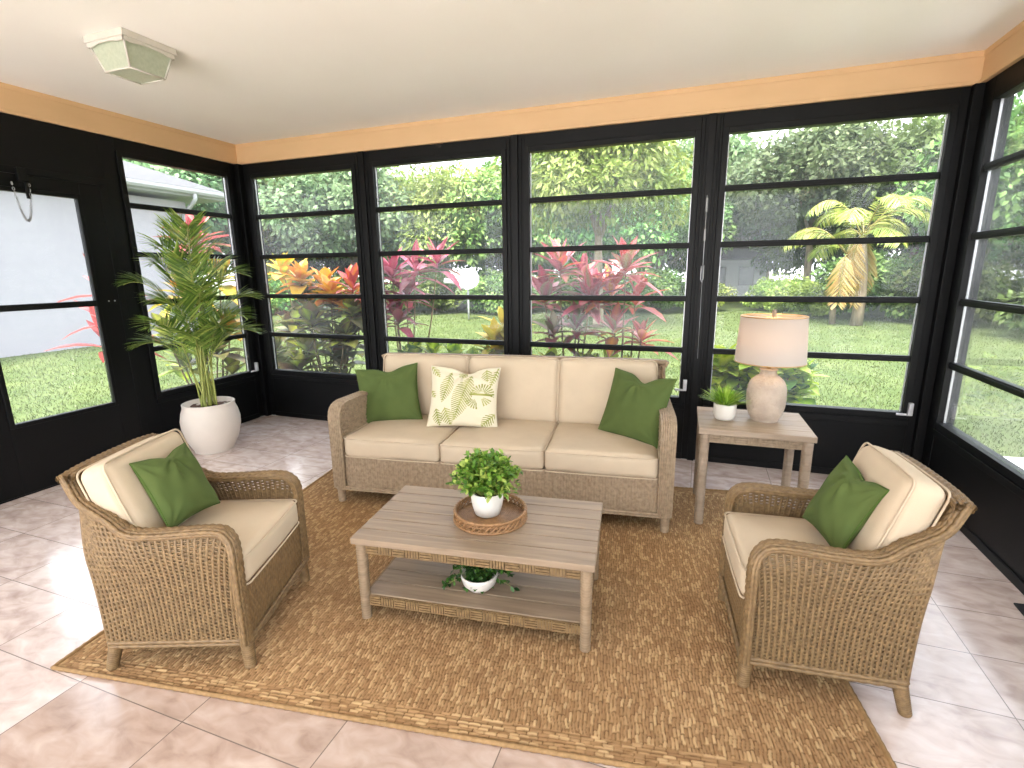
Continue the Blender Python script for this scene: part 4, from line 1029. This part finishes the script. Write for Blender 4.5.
R2 = [(1.08, 1., 1.56, 16, .34, .13, PNK, PNK), (1.20, 1.1, 1.33, 18, .34, .13, PNK, DRD), (1.57, 1.2, 1.70, 12, .34, .12, PNK, DRD), (1.0, 1.1, 1.15, 14, .32, .13, DRD, PNK), (1.12, 1., 1.02, 12, .3, .13, DRD+BRZ, PNK), (1.30, 1.15, 1.62, 10, .34, .1, PNK, DRD)]
shrub('ti_plant', 'pink ti plant outside the second back window', (1.15, 1.1), R2, seed=2)
R3 = [(2.93, 1., 1.30, 16, .34, .13, DRD, PNK), (3.08, 1.05, 1.62, 16, .34, .13, DRD+ORG, PNK), (3.41, 1., 1.30, 18, .34, .13, PNK, DRD), (3.25, 1.1, 1.00, 18, .32, .14, DRD+BRZ, DRD), (3.0, 1.1, .92, 14, .3, .14, BRZ+DRD, DRD), (3.3, 1.2, 1.5, 12, .34, .12, PNK, DRD)]
shrub('ti_plant', 'tall dark red ti plant outside the third back window', (3.15, 1.1), R3, seed=3)
R4 = [(3.76, 1., 1.60, 18, .34, .13, PNK, DRD), (3.66, 1.05, .98, 14, .3, .13, DRD, PNK+ORG), (3.93, 1.1, .88, 14, .28, .13, DRD+ORG, PNK), (3.60, 1.15, 1.36, 14, .33, .12, PNK, ORG), (3.85, 1.15, 1.28, 10, .32, .12, ORG+PNK, PNK)]
shrub('ti_plant', 'slender red ti plant beside the tall one, outside the third back window', (3.75, 1.1), R4, seed=4)
R5 = [(-.8, .05, 1.95, 16, .36, .13, PNK, DRD), (-.75, .25, 1.55, 16, .3, .2, LIM+YEL, LIM), (-.85, -.1, 1.38, 16, .3, .2, LIM+BRZ, YEL), (-.8, -.42, .98, 14, .28, .22, BRZ, LIM), (-.7, .05, .72, 14, .26, .24, BRZ, BRZ), (-.85, -.25, .6, 12, .26, .24, BRZ+GRN, LIM), (-.75, .3, .95, 14, .28, .24, BRZ, YEL), (-.7, .22, .45, 12, .24, .25, BRZ, LIM)]
shrub('croton_shrub', 'croton shrub with lime and red leaves outside the side window behind the palm', (-.8, .0), R5, seed=5)
R6 = [(-.8, -.95, 1.48, 7, .36, .12, PNK, DRD), (-.8, -1.0, 1.22, 8, .36, .12, PNK, PNK), (-.82, -1.02, .98, 7, .34, .12, PNK, DRD)]
shrub('ti_plant', 'thin pink ti plant outside the door glass against the white house', (-.8, -.86), R6, seed=6)
def low(label, x, y, h, n_, pal, seed, L=.2, wid=.3, sp=.28):
    g = np.random.default_rng(seed+70); R = [(x+g.uniform(-sp, sp), y+g.uniform(-.15, .15), GR+h*g.uniform(.55, 1), 12, L, wid, pal, pal) for _ in range(n_)]
    shrub('garden_shrub', label, (x, y), R, seed=seed)
low('low lime green shrub outside the second back window beneath the pink plant', 1.45, .95, .78, 9, LIM+GRN, 11)
low('low leafy shrub outside the second back window below the satellite dish', 2.05, .95, .76, 9, LIM+GRN, 12)
low('yellow leaved shrub outside the second back window next to the post', 2.42, 1.15, 1.12, 10, [(226, 196, 60), (206, 190, 70), (190, 180, 60)], 13, .3, .14, .2)
low('low green shrub under the red plants outside the third back window', 3.25, .85, .78, 10, LIM+GRN+BRZ, 14)
low('small lime shrub outside the third back window behind the sofa end', 3.85, .9, .72, 6, LIM, 15)
low('yellow green shrub outside the fourth back window behind the grass pot', 4.80, .95, .86, 14, LIM, 16, .2, .24)
low('leafy green shrub outside the fourth back window behind the lamp base', 5.25, .95, .82, 14, LIM+LIM+GRN, 17, .2, .28)

# ------------------------------------------------------------------ trees
def crown_mesh(name, seed, nclump, nleaf, size, pal, flat=.8, wid=.28):
    g = np.random.default_rng(seed); d = runit(nclump, g); d[:, 2] = np.where(d[:, 2] < -.5, -d[:, 2], d[:, 2]); c = d*np.array([1, 1, flat])*g.uniform(.45, 1, (nclump, 1))
    rc = g.uniform(.2, .36, nclump); mb = MB(); palc = pick(pal, nclump, g, .2)
    for k in range(nclump):
        o = runit(nleaf, g); P = c[k]+o*rc[k]*g.uniform(.5, 1, (nleaf, 1))**.5*np.array([1, 1, .75]); D = o*.7+runit(nleaf, g)*.6+np.array([0, 0, -.25]); L = size*g.uniform(.6, 1.2, nleaf)
        leaves(mb, P, D, np.array([0, 0, 1.])+runit(nleaf, g)*.7, L, L*wid, palc[k]*(1+g.uniform(-.15, .15, (nleaf, 1))), .2, 0, False)
    o = mb.build(name, M['leaf_tree']); me = o.data; bpy.data.objects.remove(o); return me
TP = [[(104, 140, 70), (126, 160, 84), (88, 124, 60), (146, 176, 100)], [(106, 140, 80), (124, 158, 94), (90, 124, 70)], [(136, 172, 78), (158, 190, 92), (120, 158, 70), (172, 198, 110)], [(128, 156, 108), (146, 172, 124), (108, 138, 94)]]
CM = [crown_mesh('crown', 31+i, 130, 190, .082, TP[i], .85, (.3, .26, .2, .34)[i]) for i in range(4)]
HM = [crown_mesh('crown', 61+i, 80, 130, .12, TP[i], .7) for i in (0, 2)]
def tree(label, x, y, R, zc, kind, hgt=None, name='leafy_tree', rot=0., group=None, sq=1., cat='tree'):
    root = thing(name, label, cat, (x, y, GR), rot, group)
    o = bpy.data.objects.new('crown', CM[kind]); COL.objects.link(o); o.parent = root; o.location = (0, 0, zc-GR); o.scale = (R, R, R*sq)
    g = random.Random(int((x*31+y*17)*10)); m = MB()
    lean = g.uniform(-.3, .3)
    m.tube(smooth_path([(0, 0, -.05), (lean*.3, .05, (zc-GR)*.4), (lean, .1, zc-GR)], 12), np.linspace(.16, .07, len(smooth_path([(0, 0, 0), (1, 0, 0), (2, 0, 0)], 12)))*min(1.2, R/2.3), 9)
    for k in range(4):
        a = k*1.6+g.random(); m.tube([(lean*.5, .05, (zc-GR)*.6), (lean*.5+math.cos(a)*R*.3, math.sin(a)*R*.3, zc-GR+.1), (lean*.5+math.cos(a)*R*.65, math.sin(a)*R*.65, zc-GR+R*.4)], [.07, .05, .02], 6)
    m.build('trunk', M['bark'], root); return root
def bush(label, x, y, R, kind, rot=0., name='leafy_bush', sq=.9):
    root = thing(name, label, 'bush', (x, y, GR), rot)
    o = bpy.data.objects.new('foliage', HM[kind]); COL.objects.link(o); o.parent = root; o.location = (0, 0, R*.62*sq); o.scale = (R, R, R*sq)
    return root
TREES = [
 ('feathery tree behind the white house roof, beyond the side window', -16.5, 12.5, 3.4, 4.2, 3, .2),
 ('dark tree behind the croton shrub, in the first back window', -13., 15.5, 3.2, 3.2, 1, 1.1),
 ('pale green tree beside the dark one, in the first back window', -9.6, 14.6, 3.0, 3.4, 3, 2.0),
 ('rounded tree over the pink ti plant, in the second back window', -6.4, 16.2, 2.9, 3.4, 2, .5),
 ('leafy tree right behind the satellite dish', -3.4, 17.0, 2.9, 3.3, 0, 1.6),
 ('bright lime tree with low branches nearest the third back window', 1.7, 10.8, 2.5, 4.0, 2, 2.4),
 ('dense tree behind the bright lime tree', .1, 17.6, 3.0, 3.2, 0, 3.0),
 ('mid green tree at the post between the third and fourth back windows', 2.9, 18.2, 2.2, 3.3, 1, .9),
 ('hazy tree above the small white house, in the fourth back window', 4.2, 23.5, 3.1, 4.9, 3, 2.2),
 ('grey green tree between the small white house and the garden palm', 8.4, 18.8, 2.7, 4.3, 3, 1.3),
 ('dense tree just behind the garden palm', 11.4, 18.0, 3.0, 3.6, 1, .1),
 ('leafy tree at the corner post, beyond the garden palm', 13.2, 14.4, 2.8, 3.4, 0, 2.7),
 ('bright tree seen through the upper panes of the side window by the lamp', 15.2, 10.2, 3.1, 3.6, 2, 1.9),
 ('round tree further along the side window', 16.2, 5.4, 3.1, 3.6, 0, .6),
 ('last tree of the row along the side windows', 16.6, .4, 3.1, 3.6, 1, 2.9)]
for lab, x, y, R, zc, k, rot in TREES: tree(lab, x, y, R, zc, k, rot=rot)
BACKROW = [(-20, 19, 4.5, 5.0, 1), (-14.5, 21, 4.2, 4.2, 0), (-9, 22, 4.4, 4.2, 1), (-3.5, 23, 4.2, 4.0, 3), (1.5, 24, 4.4, 4.6, 0), (10.5, 25, 4.4, 4.8, 1), (15.5, 21, 4.4, 4.6, 0), (19, 15, 4.4, 4.8, 3), (21, 8, 4.4, 4.8, 1), (21.5, 1, 4.4, 4.8, 0), (4.2, 30, 4.5, 5.5, 3), (8.5, 33, 5, 6, 0)]
for i, (x, y, R, zc, k) in enumerate(BACKROW):
    tree('big tree in the back row that closes the view behind the nearer trees', x, y, R*.86, zc*.70, k, rot=i*1.3, group='back row of trees')
BUSHES = [('dark bush at the foot of the trees, beyond the croton shrub', -12.2, 13.4, 1.5, 0), ('bush under the pale tree in the first back window', -9.2, 13.2, 1.3, 0), ('bush at the lawn edge between dish and pink ti plant', -6.2, 14.4, 1.4, 0),
 ('bush at the lawn edge behind the satellite dish', -3.0, 15.2, 1.4, 0), ('bush at the lawn edge behind the tall red ti plant', .0, 15.8, 1.4, 0), ('bush at the lawn edge behind the slender red ti plant', 2.6, 16.4, 1.35, 0),
 ('pale bush in front of the small white house', 4.6, 18.0, 1.0, 1), ('lime bush beside the small white house', 7.4, 18.4, 1.05, 1), ('bush between the small white house and the garden palm trunk', 7.6, 15.6, 1.0, 1), ('bush behind the garden palm trunk', 10.0, 15.8, 1.75, 0),
 ('dark bush between the garden palm and the corner post', 11.6, 14.2, 1.7, 0), ('bush at the lawn edge beyond the side window by the lamp', 13.2, 10.2, 1.9, 0), ('bush further along the side window', 14.2, 6.2, 1.9, 0), ('last bush along the side windows', 14.6, 2.2, 1.9, 0)]
for i, (lab, x, y, R, k) in enumerate(BUSHES): bush(lab, x, y, R, k, rot=i*2.1)

def garden_palm():
    x0, y0 = 8.75, 13.0
    root = thing('garden_palm', 'yellow green palm with hanging dry fronds on the lawn edge, in the fourth back window', 'palm', (x0, y0, GR)); g = np.random.default_rng(12)
    m = MB(); m.tube([(0, 0, -.05), (.03, 0, .8), (0, 0, 1.6), (-.1, 0, 2.3)], [.17, .14, .12, .1], 12); m.tube([(-.55, .2, -.05), (-.6, .2, .8), (-.45, .1, 1.9)], [.09, .08, .06], 10); m.build('trunk', M['bark'], root)
    for k in range(22):
        a = k*2.4+g.uniform(-.3, .3); dry = k >= 15; el = g.uniform(.4, 1.7) if not dry else g.uniform(-.6, 0); R = g.uniform(1.2, 1.7) if not dry else g.uniform(.8, 1.15)
        c = np.array([-.1 if k % 3 else -.45, 0, 2.4 if k % 3 else 2.0]); dirv = np.array([math.cos(a), math.sin(a), 0])
        tip = c+dirv*R*(1. if not dry else .45)+np.array([0, 0, R*(.55*el-.35) if not dry else -1.35]); mid = c+dirv*R*.5+np.array([0, 0, R*.55*el+.25 if not dry else -.05])
        t = np.linspace(0, 1, 24)[:, None]; P = (1-t)**2*c+2*t*(1-t)*mid+t*t*tip; mb = MB(); mb.tube(P, np.linspace(.022, .006, 24), 5, col=np.tile(lin(170, 160, 84)[:3], (24*5, 1)))
        Tn = np.gradient(P, axis=0); Tn /= np.linalg.norm(Tn, axis=1, keepdims=True); ns = 30; idx = np.linspace(4, 23, ns)
        p = np.stack([np.interp(idx, np.arange(24), P[:, i]) for i in range(3)], -1); tg = np.stack([np.interp(idx, np.arange(24), Tn[:, i]) for i in range(3)], -1)
        up = np.array([0, 0, 1.])-tg*tg[:, 2:3]; up /= np.linalg.norm(up, axis=1, keepdims=True)+1e-6
        pal = [(170, 186, 84), (146, 170, 72), (190, 196, 100)] if not dry else [(206, 178, 104), (190, 156, 90), (216, 196, 130)]
        for sg in (-1, 1):
            sd = np.cross(tg, up)*sg; d = tg*.7+sd*.8-np.array([0, 0, .25])+g.normal(0, .08, (ns, 3)); L = np.sin(np.linspace(.2, 2.9, ns))*.5+.12
            leaves(mb, p, d, up, L, .018, pick(pal, ns, g), .3, .3)
        mb.build('frond', M['leaf'], root)
garden_palm()

def far_house():
    root = thing('white_house', 'small white house with a dark window far behind the trees, in the fourth back window', 'house', (6.55, 26.5, GR), -.1)
    m = MB(); m.box((-2.6, 0, 0), (1.15, 4, 2.15)); m.build('wall', noise_mat('bright_white_stucco', lin(238, 239, 243), lin(242, 243, 246), 6, .9), root)
    m = MB(); m.prism([(-2.9, 2.1), (1.4, 2.1), (-.75, 3.2)], 1, -.3, 4.3); m.build('roof', M['shingle'], root, recalc=True)
    for x in (.2, -1.2):
        m = MB(); m.box((x-.38, -.03, .75), (x+.38, .0, 1.75)); w_ = m.build('window', M['white_paint'], root); m = MB(); m.box((x-.31, -.04, .82), (x+.31, -.031, 1.68)); m.build('pane', M['grey_metal'], w_)
far_house()

# ------------------------------------------------------------------ light
wd = bpy.data.worlds.new('overcast_sky'); scene.world = wd; wd.use_nodes = True; nt = wd.node_tree; bg = nt.nodes['Background']
tc = nd(nt, 'ShaderNodeTexCoord'); sx = nd(nt, 'ShaderNodeSeparateXYZ'); nt.links.new(tc.outputs['Generated'], sx.inputs[0])
rp = nd(nt, 'ShaderNodeValToRGB'); e = rp.color_ramp.elements; e[0].position = 0; e[0].color = (.94, .96, 1, 1); e[1].position = .9; e[1].color = (.76, .85, 1, 1); k = e.new(.3); k.color = (.90, .94, 1, 1)
nt.links.new(sx.outputs['Z'], rp.inputs[0]); nt.links.new(rp.outputs[0], bg.inputs['Color']); bg.inputs['Strength'].default_value = 1.9
sl = bpy.data.lights.new('sun', 'SUN'); sl.energy = 7.; sl.angle = math.radians(25); sl.color = (1, .95, .86)
so = bpy.data.objects.new('sun', sl); COL.objects.link(so); so.rotation_euler = Vector((-.02, .55, -1.)).to_track_quat('-Z', 'Y').to_euler(); so.location = (0, -8, 12)

# ------------------------------------------------------------------ camera
yaw, pit, rol, f = .3516, -.2184, -.0124, 508.4964
cy, sy, cp, sp = math.cos(yaw), math.sin(yaw), math.cos(pit), math.sin(pit)
fw = Vector((-sy*cp, cy*cp, sp)); rt = Vector((cy, sy, 0)); up = rt.cross(fw); c, s_ = math.cos(rol), math.sin(rol)
rt, up = c*rt+s_*up, -s_*rt+c*up
cam = bpy.data.cameras.new('camera'); cam.sensor_width = 36; cam.sensor_fit = 'HORIZONTAL'; cam.lens = f/1024*36; cam.clip_start = .05; cam.clip_end = 300
co = bpy.data.objects.new('camera', cam); COL.objects.link(co)
co.matrix_world = Matrix(((rt.x, up.x, -fw.x, 4.4642), (rt.y, up.y, -fw.y, -4.2166), (rt.z, up.z, -fw.z, 1.5351), (0, 0, 0, 1)))
scene.camera = co
scene.view_settings.view_transform = 'Standard'; scene.view_settings.look = 'None'; scene.view_settings.gamma = 1; scene.view_settings.use_curve_mapping = False
scene.view_settings.exposure = 1.85
cyc = scene.cycles; cyc.max_bounces = 12; cyc.diffuse_bounces = 6; cyc.glossy_bounces = 4; cyc.transparent_max_bounces = 24; cyc.transmission_bounces = 8
cyc.caustics_reflective = False; cyc.caustics_refractive = False; cyc.sample_clamp_indirect = 6; cyc.use_denoising = True
